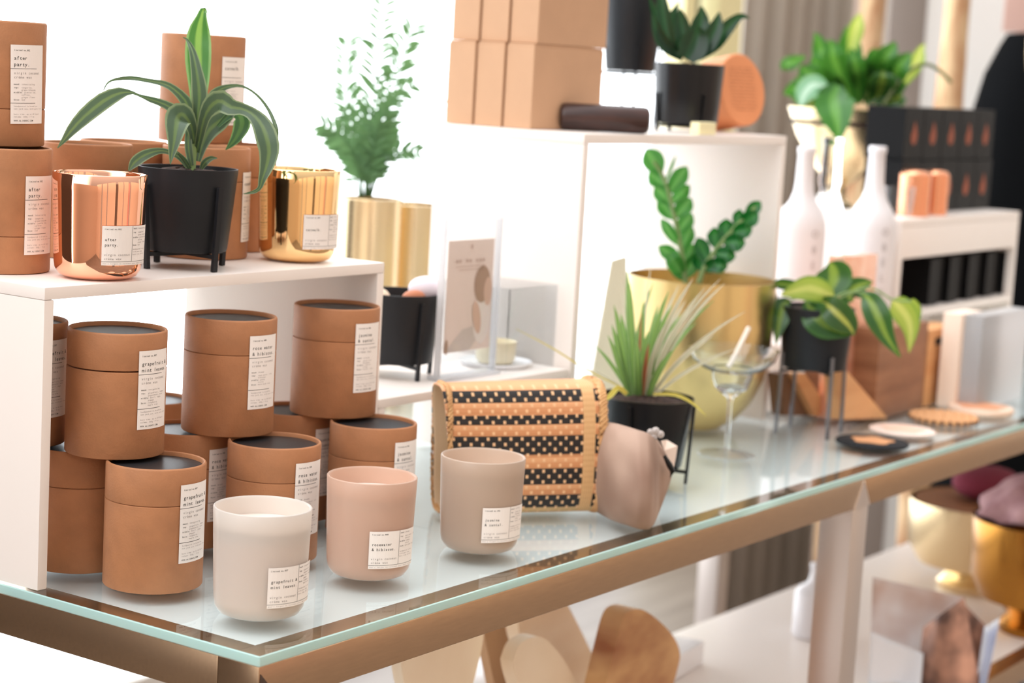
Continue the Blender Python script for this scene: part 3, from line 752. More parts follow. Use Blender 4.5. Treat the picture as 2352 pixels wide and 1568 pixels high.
# ================================================================== BASKET + POUCH
WV = bpy.data.materials.new('striped_weave'); WV.use_nodes = True; nt = WV.node_tree; N = nt.nodes; Lk = nt.links; bs = N['Principled BSDF']
bs.inputs['Roughness'].default_value = .55
uv = N.new('ShaderNodeUVMap'); sp = N.new('ShaderNodeSeparateXYZ'); Lk.new(uv.outputs[0], sp.inputs[0])
def M_(op, a, b=None, c=None):
    m = N.new('ShaderNodeMath'); m.operation = op
    for i, v in enumerate((a, b, c)):
        if v is None: continue
        if isinstance(v, (int, float)): m.inputs[i].default_value = v
        else: Lk.new(v, m.inputs[i])
    return m.outputs[0]
U = M_('MULTIPLY', sp.outputs['X'], 14.0); V = M_('MULTIPLY', sp.outputs['Y'], 24.0)
odd = M_('MODULO', M_('FLOOR', V), 2.0)
U2 = M_('ADD', U, M_('MULTIPLY', odd, .5))
du = M_('ABSOLUTE', M_('SUBTRACT', M_('FRACT', U2), .5)); dv = M_('ABSOLUTE', M_('SUBTRACT', M_('FRACT', V), .5))
dot = M_('MULTIPLY', M_('LESS_THAN', du, .12), M_('LESS_THAN', dv, .30))
cr = N.new('ShaderNodeValToRGB'); cr.color_ramp.interpolation = 'CONSTANT'; Lk.new(sp.outputs['Y'], cr.inputs[0])
BLK = (30, 24, 22); O1 = (206, 140, 92); O2 = (222, 160, 112); TN = (206, 168, 118)
r24 = 1/24.0
st = [(0, TN), (1.5*r24, BLK), (4*r24, O1), (5*r24, O2), (6*r24, BLK), (9*r24, O1), (10*r24, O2), (11*r24, O1), (11.5*r24, BLK), (15*r24, O1), (16*r24, O2), (17*r24, BLK), (18.7*r24, O1), (20*r24, O2), (21*r24, BLK), (23*r24, O2)]
cr.color_ramp.elements[0].color = lin(TN); cr.color_ramp.elements[1].position = .985; cr.color_ramp.elements[1].color = lin(O2)
for p_, c_ in st[1:]:
    el = cr.color_ramp.elements.new(p_); el.color = lin(c_)
mx = N.new('ShaderNodeMix'); mx.data_type = 'RGBA'; Lk.new(dot, mx.inputs['Factor']); Lk.new(cr.outputs[0], mx.inputs['A']); mx.inputs['B'].default_value = lin((232, 184, 138))
# strip near the right end: fine vertical reeds
reg = M_('MULTIPLY', M_('GREATER_THAN', sp.outputs['X'], .865), M_('LESS_THAN', sp.outputs['X'], .945))
ws = M_('GREATER_THAN', M_('FRACT', M_('MULTIPLY', sp.outputs['X'], 75.0)), .30)
rc = N.new('ShaderNodeMix'); rc.data_type = 'RGBA'; Lk.new(ws, rc.inputs['Factor']); rc.inputs['A'].default_value = lin((176, 126, 78)); rc.inputs['B'].default_value = lin((230, 184, 130))
m2 = N.new('ShaderNodeMix'); m2.data_type = 'RGBA'; Lk.new(reg, m2.inputs['Factor']); Lk.new(mx.outputs['Result'], m2.inputs['A']); Lk.new(rc.outputs['Result'], m2.inputs['B'])
Lk.new(m2.outputs['Result'], bs.inputs['Base Color'])
hgt = M_('ADD', dot, M_('MULTIPLY', M_('SUBTRACT', .5, dv), .7))
bp = N.new('ShaderNodeBump'); bp.inputs['Strength'].default_value = .5; bp.inputs['Distance'].default_value = .0012; Lk.new(hgt, bp.inputs['Height']); Lk.new(bp.outputs[0], bs.inputs['Normal'])

A = Vector((.513, .195, 0)); B = Vector((.656, .094, 0)); ex = (B-A).normalized(); L_ = (B-A).length; ey = Vector((-ex.y, ex.x, 0))
def zat(px, py, P):   # height seen at a pixel above plan point P
    d = FW + RT*((px-1176)/FPX) - UP*((py-784)/FPX); t = ((P-CO).dot(Vector((FW.x, FW.y, 0))))/d.dot(Vector((FW.x, FW.y, 0))); return (CO+d*t).z
HA = zat(1045, 897, A); HB = zat(1365, 886, B)
bk = empty('woven_basket', (A+B)/2+ey*.034, 0, 'black and tan woven open basket lying on its side on the glass', 'basket')
bm = nb(); uvl = bm.loops.layers.uv.verify(); NU, NV = 48, 72; grid = []
for i in range(NU+1):
    u = i/NU; h = HA+(HB-HA)*u; hd = .027+.009*u; bul = .004*math.sin(u*PI)
    row = []
    for k in range(NV):
        a = 2*PI*k/NV; ca, sa = math.cos(a), math.sin(a); e_ = .55
        yy = math.copysign(abs(ca)**e_, ca)*(hd+bul); zz = math.copysign(abs(sa)**.62, sa)*(h/2)
        lean = .010*(zz/h)         # the stack of reeds leans a little
        sag = -.012*math.sin(a)*0
        x_ = u*L_ - (.006 if zz > 0 else 0)*(1-u)*2*(zz/h)
        p = A+ex*(x_)+ey*(.034+yy+lean)+Vector((0, 0, h/2+zz+.0012))
        row.append((bm.verts.new(p-Vector(bk.location)), (u, .5+zz/h)))
    grid.append(row)
for i in range(NU):
    for k in range(NV):
        q = [grid[i][k], grid[i+1][k], grid[i+1][(k+1) % NV], grid[i][(k+1) % NV]]
        f = bm.faces.new([x[0] for x in q]); 
        for lp, x in zip(f.loops, q): lp[uvl].uv = x[1]
bmesh.ops.reverse_faces(bm, faces=bm.faces)
bmesh.ops.recalc_face_normals(bm, faces=bm.faces)
o = obj('woven_wall', bm, [WV, mat('pale_basket_inside', (232, 206, 172), .7)], bk, angle=60)  # inner face of the wall in a paler straw tone
md = o.modifiers.new('thick', 'SOLIDIFY'); md.thickness = .0022; md.offset = -1; md.material_offset = 1
# braided rims
def braid(name, u, r, m, off=0):
    bm = nb(); h = HA+(HB-HA)*u; hd = .027+.009*u; loop = []
    for k in range(96):
        a = 2*PI*k/96; ca, sa = math.cos(a), math.sin(a)
        yy = math.copysign(abs(ca)**.55, ca)*(hd+.0015); zz = math.copysign(abs(sa)**.62, sa)*(h/2-.0005)
        loop.append(A+ex*(u*L_+off)+ey*(.034+yy+.010*zz/h)+Vector((0, 0, h/2+zz+.0022))-Vector(bk.location))
    for s in range(3):
        pts = []
        for k in range(193):
            b0 = loop[(k//2) % 96]; b1 = loop[((k+1)//2) % 96]; c = (b0+b1)/2; ph = k/192*2*PI*26+s*2*PI/3
            pts.append(c+ex*math.cos(ph)*r*.8+Vector((0, 0, 0))+(c-Vector((0, 0, h/2))).normalized()*math.sin(ph)*r*.5)
        tube(bm, pts, r*.55, 5)
    return obj(name, bm, m, bk)
STRAW = mat('straw_braid', (224, 178, 124), .6, c2=(190, 140, 92), vscale=60)
braid('braided_rim', 1.0, .0042, STRAW, -.001)
braid('braided_rim', 0.0, .0026, STRAW, .001)
# soft velvet pouch pushed out of the right end
PV = mat('taupe_velvet', (190, 162, 144), .85, c2=(140, 110, 94), vscale=10, bump=.3, bscale=120, detail=2)
secs = [(1352, 1000, 1165, .030), (1385, 972, 1184, .040), (1410, 972, 1196, .044), (1440, 980, 1206, .045), (1465, 988, 1214, .044), (1485, 994, 1216, .042), (1500, 1003, 1204, .038), (1512, 1012, 1178, .034), (1524, 1030, 1146, .028), (1534, 1054, 1120, .018), (1542, 1078, 1096, .006)]
pc = on(1450, 1195, 0)
pc_e = empty('velvet_pouch', (pc.x, pc.y, .0004), 0, 'soft taupe suede pouch poking out of the basket end', 'pouch')
bm = nb(); rows = []
q = crom([(float(a), float(b), float(c), d) for a, b, c, d in secs], 34)
tref = []
for v in q:
    x_, yt, yb2, hd = v
    tb = (on(x_, min(yb2+4, 1218), 0)-CO).dot(FW); tb = max(2.150, min(2.235, tb)) + .012
    top = at(x_, yt, tb); bot = at(x_, yb2, tb); mid = (top+bot)/2; hv = (top-bot)/2; row = []
    for k in range(40):
        a = 2*PI*k/40; f = 1+.05*math.sin(a*3+x_*.05)+.03*math.sin(a*5-x_*.09)
        dd = Vector((FW.x, FW.y, 0)).normalized()*math.cos(a)*hd*f
        p = mid+hv*math.sin(a)+dd
        p.z = max(p.z, .0012); row.append(bm.verts.new(p-Vector(pc_e.location)))
    rows.append(row)
for i in range(len(rows)-1):
    for k in range(40): bm.faces.new((rows[i][k], rows[i][(k+1) % 40], rows[i+1][(k+1) % 40], rows[i+1][k]))
bm.faces.new(rows[0]); bm.faces.new(list(reversed(rows[-1])))
bmesh.ops.recalc_face_normals(bm, faces=bm.faces)
o = obj('suede_bag', bm, PV, pc_e, angle=180)
PIV = Matrix.Translation(-Vector(pc_e.location))
# bead knot, cream tag, black cord
bm = nb()
for i, (x_, y_, r_) in enumerate(((1494, 992, 8), (1506, 990, 10), (1517, 997, 9), (1502, 1003, 8))):
    bmesh.ops.create_uvsphere(bm, u_segments=12, v_segments=8, radius=r_*2.2/FPX, matrix=Matrix.Translation(at(x_, y_, 2.20)))
o = obj('bead_knot', bm, mat('clear_beads', (214, 202, 196), .15, trans=.5), pc_e); o.matrix_parent_inverse = PIV
bm = nb(); P = [at(*p) for p in ((1518, 1012, 2.222), (1532, 1010, 2.235), (1556, 1024, 2.235), (1553, 1048, 2.232), (1547, 1078, 2.228), (1538, 1058, 2.224), (1526, 1034, 2.222))]
f = bm.faces.new([bm.verts.new(p) for p in P]); r = bmesh.ops.extrude_face_region(bm, geom=[f]); bmesh.ops.translate(bm, vec=FW*.0015, verts=[v for v in r['geom'] if isinstance(v, bmesh.types.BMVert)])
bmesh.ops.recalc_face_normals(bm, faces=bm.faces)
o = obj('cream_tag', bm, mat('cream_leather', (226, 204, 188), .6), pc_e, smooth=False); o.matrix_parent_inverse = PIV
bm = nb(); tube(bm, [at(1526, 1046, 2.21), at(1538, 1068, 2.21), at(1545, 1082, 2.212), at(1540, 1096, 2.212)], [.002, .0035, .003, .001], 8)
o = obj('black_cord', bm, SATINBLK, pc_e); o.matrix_parent_inverse = PIV

# ================================================================== GRASS PLANT
gx, gy = .872, .170
pg = empty('potted_grass', (gx, gy, .0004), 0, 'spiky variegated grass plant in a black stand pot behind the basket', 'potted plant')
planter(pg, .0575, .047, .084, .0165, legs=math.degrees(toward(gx, gy))+72, legr=.0555, legw=.0040, legtop=.93, m=SATINBLK)
GINV = Matrix.Translation(-Vector(pg.location)); TG = 2.43
rs = random.Random(21)
def blades(specs, m, name='blades'):
    bm = nb()
    for x0, x1, y1, w, dep, bend in specs:
        p0 = (x0, 912, w*.8); p1 = (x0+(x1-x0)*.35+bend*.3, 912+(y1-912)*.45, w); p2 = (x0+(x1-x0)*.72+bend*.15, 912+(y1-912)*.80, w*.7); p3 = (x1, y1, .4)
        leafpx(bm, [p0, p1, p2, p3], TG, [0, dep*.4, dep*.8, dep], n=12, fold=.35, cols=4)
    o = obj(name, bm, m, pg, angle=180); o.matrix_parent_inverse = GINV; return o
blades([(1455, 1440, 620, 8, .02, -8), (1450, 1410, 700, 8, -.03, -10), (1448, 1405, 745, 8, -.02, -14), (1470, 1478, 690, 7, .0, 0), (1478, 1512, 700, 8, .03, -4), (1462, 1452, 720, 8, .05, -3), (1490, 1520, 720, 6, -.03, 0), (1445, 1415, 790, 7, .02, -12), (1470, 1545, 700, 7, -.02, -10), (1480, 1600, 740, 8, .04, -16), (1475, 1640, 690, 6, .03, -20), (1462, 1490, 760, 8, -.05, -2), (1452, 1365, 792, 5, .0, -8), (1442, 1500, 650, 6, .06, -6), (1458, 1446, 650, 8, -.04, -4), (1474, 1536, 668, 7, -.05, -6), (1452, 1426, 720, 9, .0, -8), (1484, 1566, 720, 7, .05, -10), (1446, 1396, 770, 7, -.03, -10), (1468, 1462, 780, 9, -.06, 0), (1488, 1550, 800, 8, -.06, -6)], L_GRASS)
blades([(1478, 1560, 655, 5, .05, -14), (1482, 1592, 640, 6, -.04, -20), (1488, 1620, 660, 5, .02, -22), (1490, 1665, 650, 5, .03, -26), (1492, 1712, 715, 4, -.02, -18), (1486, 1575, 690, 6, .06, -12), (1494, 1640, 770, 5, -.04, -10), (1470, 1495, 610, 3, .06, -5), (1466, 1440, 660, 5, .07, 0), (1480, 1530, 740, 5, -.06, -8), (1498, 1690, 800, 4, .05, -8), (1460, 1425, 640, 4, .08, -8), (1452, 1345, 845, 3, .03, 6), (1484, 1655, 640, 4, .0, -30)], L_GRASSP, 'pale_blades')
blades([(1474, 1490, 790, 5, -.05, 3), (1466, 1473, 720, 3, -.04, 0)], L_GRASSR, 'rust_blades')
bm = nb()
leafpx(bm, [(1440, 905, 5), (1420, 890, 6), (1402, 908, 6), (1374, 930, 2)], TG, [-.03, -.055, -.065, -.07], n=10)
leafpx(bm, [(1500, 905, 3), (1550, 906, 4), (1590, 925, 3), (1622, 955, .6)], TG, [-.02, -.05, -.055, -.06], n=10)
leafpx(bm, [(1450, 900, 1.2), (1350, 850, 1.8), (1270, 800, 1.6), (1185, 755, .5)], TG, [0, -.02, -.02, 0], n=10)
o = obj('drooping_blades', bm, leafmat('grass_blade_yellow', (206, 192, 84), (214, 204, 120), (190, 170, 70)), pg, angle=180); o.matrix_parent_inverse = GINV

# ================================================================== ZZ PLANT IN BRASS POT
zx, zy = 1.245, .3155
pz = empty('potted_zz_plant', (zx, zy, .0004), 0, 'zz plant with two glossy green stems in a wide brass bowl pot', 'potted plant')
R_ = .104; H_ = .2095
obj('pot', lathed([(.001, 0), (.038, 0), (.042, .004), (.060, .014), (.080, .038), (.095, .072), (.102, .110), (R_, .15), (R_, H_), (R_-.003, H_), (R_-.004, .15), (.09, .08), (.01, .05)], 80, cap1=False), BRASSD, pz)
obj('soil', lathed([(.001, .155), (.099, .155), (.099, .165), (.05, .170), (.001, .172)], 40), SOIL, pz)
ZINV = Matrix.Translation(-Vector(pz.location)); TZ = 2.79
def zzstem(P, pairs, m, dt=0):
    bm = nb(); tube(bm, crom([tuple(at(x, y, TZ+dt)) for x, y in P], 16), [.0042*(1-.5*i/15) for i in range(16)], 8)
    o = obj('stem', bm, STEM, pz); o.matrix_parent_inverse = ZINV
    for (x0, y0, x1, y1, w, d) in pairs:
        bm = nb()
        w *= 1.32
        leafpx(bm, [(x0, y0, 2), (x0+(x1-x0)*.3, y0+(y1-y0)*.3, w*.85), (x0+(x1-x0)*.65, y0+(y1-y0)*.65, w), (x0+(x1-x0)*.88, y0+(y1-y0)*.88, w*.55), (x1, y1, .5)], TZ, [dt, dt+d*.4, dt+d, dt+d*.8, dt+d*.7], n=12, fold=.35)
        o = obj('leaf', bm, m, pz, angle=180); o.matrix_parent_inverse = ZINV
zzstem([(1575, 655), (1565, 580), (1545, 480), (1525, 410), (1500, 370)],
       [(1520, 400, 1484, 342, 19, 0), (1528, 420, 1552, 358, 3, .01), (1535, 445, 1578, 382, 15, -.01), (1530, 430, 1490, 395, 15, .01), (1542, 468, 1584, 425, 13, .02), (1540, 470, 1505, 425, 15, 0), (1550, 500, 1588, 455, 15, -.01), (1548, 505, 1512, 455, 14, .01),
        (1556, 535, 1590, 490, 14, 0), (1560, 565, 1518, 502, 10, -.01), (1563, 575, 1590, 520, 13, .01), (1566, 600, 1512, 565, 13, 0), (1568, 610, 1592, 560, 12, .01), (1570, 635, 1535, 580, 15, -.02), (1574, 640, 1600, 585, 13, 0), (1572, 645, 1545, 600, 12, .01)], L_ZZ)
zzstem([(1605, 650), (1620, 610), (1655, 560), (1700, 510), (1735, 475)],
       [(1712, 500, 1747, 462, 12, 0), (1700, 515, 1742, 490, 15, -.01), (1690, 522, 1700, 480, 10, .01), (1680, 535, 1728, 525, 14, -.02), (1668, 548, 1668, 502, 15, .01), (1660, 556, 1712, 558, 16, -.02), (1645, 572, 1640, 522, 14, .01), (1638, 580, 1690, 590, 15, -.02), (1625, 600, 1602, 545, 14, 0), (1625, 605, 1672, 612, 14, -.02), (1612, 625, 1600, 575, 13, .01), (1615, 622, 1650, 600, 12, -.01)], L_ZZD, -.02)

# ================================================================== COUPE GLASS
wg = on(1668, 1046, 0)
cg = empty('coupe_glass', (wg.x, wg.y, .0004), 0, 'clear stepped coupe cocktail glass with a pale stir stick in it', 'glass')
T_ = (wg-CO).dot(FW); k = T_/FPX
hR = 104*k
zr = zat(1677, 800, wg)
obj('foot', lathed([(.0005, 0), (63*k, 0), (66*k, .0008), (64*k, .0026), (22*k, .0048), (6*k, .0065)], 56), CLEARW, cg)
prof = [(.0005, .0068), (6*k, .0068), (5.5*k, .012), (5*k, .05), (5*k, zr*.50), (9*k, zr*.545), (38*k, zr*.63), (46*k, zr*.72), (48*k, zr*.78), (70*k, zr*.815), (96*k, zr*.90), (hR, zr), (hR-.0012, zr), (94*k, zr*.91), (68*k, zr*.83), (46*k, zr*.80), (43*k, zr*.72), (34*k, zr*.65), (.0005, zr*.60)]
obj('glass_bowl', lathed(prof, 64), GLS, cg)
bm = nb(); tube(bm, [at(1672, 850, T_-.005)-Vector(), at(1720, 752, T_+.02)], .0032, 10)
o = obj('stir_stick', bm, mat('pale_wood_stick', (240, 228, 214), .6)); setp(o, 'pale wooden stir stick leaning in the coupe glass', 'stir stick')

# ================================================================== POTHOS ON TALL STAND
px_, py_ = 1.333, .178
pt = empty('potted_pothos', (px_, py_, .0004), 0, 'variegated pothos in a black pot on a tall thin legged stand', 'potted plant')
planter(pt, .0515, .0445, .086, .092, legs=math.degrees(toward(px_, py_))+30, legr=.052, legw=.0045, legtop=.25, m=MATTEBLK, bar=True)
for ch_ in list(pt.children):
    if ch_.name.startswith('leg'): ch_.data.materials[0] = mat('grey_steel_rod', (120, 122, 128), .3, .8)
PTI = Matrix.Translation(-Vector(pt.location)); TT = 2.80
def pleaf(P, m, d=0, nm='leaf', base=TT, par=pt, inv=None, fold=.2):
    bm = nb(); leafpx(bm, P, base, [d]*len(P) if not isinstance(d, (list, tuple)) else list(d), n=16, fold=fold)
    o = obj(nm, bm, m, par, angle=180); o.matrix_parent_inverse = inv or PTI; return o
pleaf([(1862, 690, 3), (1900, 670, 20), (1915, 640, 42), (1912, 615, 34), (1905, 602, 2)], L_POTH, .02)
pleaf([(1915, 680, 5), (1895, 672, 24), (1860, 662, 30), (1825, 668, 20), (1794, 677, 2)], L_POTHL, [-.02, -.045, -.055, -.06, -.06])
pleaf([(1880, 690, 5), (1900, 700, 24), (1925, 722, 34), (1950, 748, 24), (1962, 770, 2)], leafmat('pothos_variegated_leaf', (52, 86, 36), (60, 96, 40), (176, 178, 84), rough=.25, mid=.08), [-.03, -.065, -.075, -.075, -.07])
pleaf([(1850, 690, 4), (1870, 720, 34), (1900, 745, 36), (1935, 762, 16), (1958, 768, 1)], L_POTH, [-.02, -.055, -.06, -.06, -.06])
pleaf([(1980, 672, 4), (1998, 690, 24), (2018, 730, 30), (2038, 775, 18), (2068, 820, 2)], L_POTH, [-.02, -.04, -.05, -.05, -.05])
pleaf([(2050, 690, 6), (2062, 700, 26), (2085, 730, 28), (2092, 765, 16), (2088, 810, 1)], L_POTHL, [.03, .03, .03, .03, .03])
pleaf([(2090, 690, 10), (2100, 710, 16), (2098, 740, 12), (2090, 770, 2)], L_POTHL, .05)
pleaf([(1815, 690, 4), (1800, 700, 20), (1792, 730, 22), (1786, 765, 10), (1782, 792, 1)], L_POTH, [0, -.02, -.03, -.03, -.03])
pleaf([(1850, 660, 3), (1820, 655, 12), (1790, 652, 12), (1772, 655, 1)], L_POTH, [0, -.02, -.03, -.03])
pleaf([(1960, 690, 4), (1950, 680, 22), (1965, 660, 24), (1990, 650, 12), (2005, 648, 1)], L_POTH, .03)
pleaf([(1790, 690, 20), (1765, 700, 26), (1742, 720, 26), (1735, 760, 14), (1740, 785, 1)], L_DARK, .07)
bm = nb()
for P in ([(1890, 700), (1940, 672), (1980, 672)], [(1900, 700), (1990, 660), (2050, 688), (2092, 692)], [(1880, 700), (1840, 685), (1812, 690)], [(1880, 700), (1900, 665), (1912, 660)]):
    tube(bm, crom([tuple(at(x, y, TT)) for x, y in P], 12), .0016, 6)
o = obj('vine_stem', bm, STEM, pt); o.matrix_parent_inverse = PTI

# ================================================================== COASTERS
def coaster(c, r, m, label, h=.004, m2=None, r2=0, bead=0, cat='coaster', sy=1, rz=0):
    e = empty('coaster', c, rz, label, cat, 'round coasters on the glass')
    if bead:
        bm = nb()
        for ring, nn in ((r*.92, 26), (r*.70, 20), (r*.47, 14), (r*.24, 8)):
            for k in range(nn):
                a = 2*PI*k/nn
                bmesh.ops.create_icosphere(bm, subdivisions=1, radius=r*.12, matrix=Matrix.Translation((ring*math.cos(a), ring*math.sin(a), r*.12)))
        obj('bead_mat', bm, m, e)
        bm = nb()
        for k in range(26):
            a = 2*PI*(k+.5)/26; bmesh.ops.create_icosphere(bm, subdivisions=1, radius=r*.07, matrix=Matrix.Translation((r*.99*math.cos(a), r*.99*math.sin(a), r*.08)))
        obj('dark_bead_edge', bm, m2, e)
    else:
        obj('mat_ring', lathed([(.001, 0), (r*.96, 0), (r, h*.3), (r, h*.7), (r*.96, h), (.001, h)], 56), m, e)
        if m2: 
            bm = nb(); rr = random.Random(2); nn = 40
            ring = [bm.verts.new((r2*(1+.12*math.sin(5*2*PI*k/nn))*math.cos(2*PI*k/nn), r2*(1+.12*math.sin(5*2*PI*k/nn))*math.sin(2*PI*k/nn), h+.0006)) for k in range(nn)]
            cc = bm.verts.new((0, 0, h+.0016))
            for k in range(nn): bm.faces.new((ring[k], ring[(k+1) % nn], cc))
            obj('centre_motif', bm, m2, e)
    return e
FELTB = mat('black_woven_felt', (22, 22, 26), .85, bump=1, bscale=160)
coaster(on(2003, 1020, 0)+Vector((0, 0, .0004)), .050, FELTB, 'black woven coaster with a tan centre nearest the glass edge', .005, mat('tan_raffia', (212, 150, 104), .7), .028)
coaster(on(2072, 990, 0)+Vector((0, 0, .0004)), .047, mat('blush_felt', (244, 220, 208), .8), 'pale blush round coaster between the black and beaded ones', .003, mat('peach_felt', (240, 200, 178), .8), .03)
coaster(on(2166, 968, 0)+Vector((0, 0, .0004)), .050, mat('tan_wood_beads', (214, 158, 108), .5), 'tan beaded coaster with a dark beaded edge', m2=mat('dark_beads', (70, 44, 36), .5), bead=1)
coaster(on(2252, 946, 0)+Vector((0, 0, .0004)), .050, mat('cream_rope', (236, 206, 184), .7), 'cream rimmed coaster with a peach centre by the acrylic block', .009, mat('peach_inlay', (226, 158, 118), .5), .036)

# ================================================================== RIGHT: wood boxes, boards, acrylic
WOODR = mat('red_brown_wood', (170, 120, 88), .5, c2=(132, 88, 62), vscale=6, stretch=(1, 1, 6))
WOODT = mat('tan_plywood', (226, 172, 120), .55, c2=(210, 150, 98), vscale=5, stretch=(1, 1, 5))
WOODL = mat('light_maple', (250, 236, 212), .5, c2=(240, 218, 188), vscale=5, stretch=(1, 5, 1))
OLIVE = mat('olive_wood', (222, 176, 122), .45, c2=(150, 88, 48), vscale=7, stretch=(1, 1, 2.2), detail=3)
def prism(pts, d, m, name, parent=None, bev=.0):
    bm = nb(); f = bm.faces.new([bm.verts.new(p) for p in pts]); r = bmesh.ops.extrude_face_region(bm, geom=[f])
    bmesh.ops.translate(bm, vec=Vector(d), verts=[v for v in r['geom'] if isinstance(v, bmesh.types.BMVert)])
    bmesh.ops.recalc_face_normals(bm, faces=bm.faces)
    if bev: bmesh.ops.bevel(bm, geom=list(bm.edges), offset=bev, segments=2, affect='EDGES')
    return obj(name, bm, m, parent, smooth=False)
def boxat(name, pxa, pxb, pyb, pyt, y, depth, m, label, cat, group=None, z=None, bev=.0012):
    """upright box whose front face (plane Y=y) spans the given pixels"""
    a = ony(pxa, pyb, y); b = ony(pxb, pyb, y); t = ony((pxa+pxb)/2, pyt, y); z0 = z if z is not None else a.z
    x0, x1 = a.x, b.x
    o = obj(name, bx((-(x1-x0)/2, 0, 0), ((x1-x0)/2, depth, t.z-z0), bev), m); o.location = ((x0+x1)/2, y, z0+.0004)
    return setp(o, label, cat, group)
boxat('wooden_box', 2004, 2112, 990, 752, .165, .045, WOODR, 'red brown wooden box behind the coasters', 'box', z=0)
boxat('kraft_carton', 2117, 2186, 968, 756, .165, .045, WOODT, 'narrow tan carton with a dark mark beside the wooden box', 'box', z=0)
o = boxat('mark_plate', 2136, 2176, 795, 775, .1644, .0004, INK, 'small dark emblem', None); 
o.parent = bpy.data.objects['kraft_carton']; o.location = (0, -.0005, o.location.z-.0004-.0003); 
del o['label']; o['label'] = 'small dark printed mark'; o.name = 'printed_mark'
boxat('wooden_box', 1880, 1984, 985, 800, .237, .030, WOODR, 'darker wooden box behind the pothos stand', 'box', z=0)
boxat('acrylic_block', 2240, 2342, 955, 722, .095, .03, ACRYL, 'milky upright acrylic block at the right edge', 'display block', z=0)
boxat('peach_card', 2190, 2236, 955, 722, .125, .03, mat('peach_card_stock', (244, 222, 204), .6), 'pale peach carton between acrylic block and tan carton', 'carton', z=0)
# leaning boards
def board(P, th, m, label, name='wooden_board', cat='board'):
    o = prism(P, th, m, name, bev=.001)
    c = sum((v.co for v in o.data.vertices), Vector())/len(o.data.vertices); zc = min(v.co.z for v in o.data.vertices)
    c = Vector((c.x, c.y, zc))
    for v in o.data.vertices: v.co -= c
    o.location = c+Vector((0, 0, .0006)); return setp(o, label, cat)
def b4(pts, y):
    return [Vector((ony(x, y_, y).x, y, max(0.0, ony(x, y_, y).z))) for x, y_ in pts]
board(b4([(1800, 955), (1790, 860), (1812, 855), (1866, 955)], .235), (.0, .02, 0), mat('dark_walnut', (120, 84, 58), .5), 'dark walnut board leaning behind the pothos stand')
board(b4([(1872, 957), (1822, 860), (1850, 858), (1915, 957)], .225), (.0, .02, 0), WOODT, 'narrow tan board leaning behind the pothos stand')
board(b4([(1930, 965), (1920, 850), (1945, 850), (2040, 965)], .155), (.0, .02, 0), WOODT, 'tan triangular board beside the pothos stand legs')

# ================================================================== BOTTLES
def bottle(c, r, h, m, label, neck=.36, letters=True, cat='bottle'):
    e = empty('bottle', c, toward(c[0], c[1])+PI/2, label, cat)
    hb = h*.60
    prof = [(.001, .001), (r*.9, 0), (r, .004), (r, hb*.92), (r*.97, hb), (r*.80, hb+h*.06), (r*.52, hb+h*.115), (r*neck*1.1, hb+h*.165), (r*neck, hb+h*.22), (r*neck*.92, h-.012), (r*neck*1.02, h-.010), (r*neck*1.02, h-.002), (r*neck*.9, h)]
    obj('body', lathed(prof, 48), m, e)
    if letters:
        bm = nb()
        for i in range(6):
            z_ = hb*.88-i*.024
            vs, fs, a_, b2 = glyph('OBELDO'[i]); s_ = .016; ang = .62
            bv = []
            for vx, vy in vs:
                an = ang+(vx-(a_+b2)/2)*s_/r
                bv.append(bm.verts.new((math.sin(an)*(r+.0004), -math.cos(an)*(r+.0004), z_+vy*s_)))
            for f in fs:
                try: bm.faces.new([bv[j] for j in f])
                except ValueError: pass
        o = obj('vertical_lettering', bm, mat('bottle_grey_print', (176, 170, 170), .6), e, smooth=False)
    return e
zB = R5Z+.0004
pb1 = ony(2004, 500, .300); pb2 = ony(1842, 500, .345); pb3 = ony(1900, 500, .385)
bottle((pb1.x, .300, zB), .038, .292, WHITEBOT, 'white painted wine bottle at the right, copper box beside it')
bottle((pb2.x, .345, zB), .038, .288, WHITEBOT, 'white painted wine bottle at the left of the pair')
bottle((pb3.x, .385, zB), .027, .300, GLS, 'clear glass bottle standing between the two white ones', letters=False, neck=.6)
boxat('copper_box', 1932, 2008, 690, 588, .205, .025, mat('rose_copper_foil', (244, 176, 146), .25, .6, c2=(255, 214, 190), vscale=30), 'small rose copper box in front of the right white bottle', 'box', z=0)

# brass goblet with pothos behind the bottles
gb = Vector((1.93, .50, 0))
pl = obj('plinth', bx((-.075, -.075, 0), (.075, .075, .262), .001), WHITE); gcx = ony(1932, 400, .545).x; pl.location = (gcx, .545, .0004)
setp(pl, 'white plinth standing behind the bottles under the brass cup', 'plinth')
gc = Vector((gcx, .545, .263))
tg = (gc-CO).dot(FW)
pg2 = empty('brass_cup_plant', gc, 0, 'leafy green pothos in a tapered brass cup behind the bottles', 'potted plant')
kk = tg/FPX; ht = zat(1932, 250, gc)-gc.z
obj('cup', lathed([(.001, 0), (36*kk, 0), (34*kk, .006), (14*kk, .02), (13*kk, .04), (40*kk, .055), (70*kk, ht*.45), (108*kk, ht*.72), (132*kk, ht), (130*kk, ht), (104*kk, ht*.72), (10*kk, ht*.5)], 64, cap1=False), BRASS, pg2)
obj('soil', lathed([(.001, ht-.03), (122*kk, ht-.03), (122*kk, ht-.02), (.001, ht-.015)], 32), SOIL, pg2)
I2 = Matrix.Translation(-gc)
rs = random.Random(8)
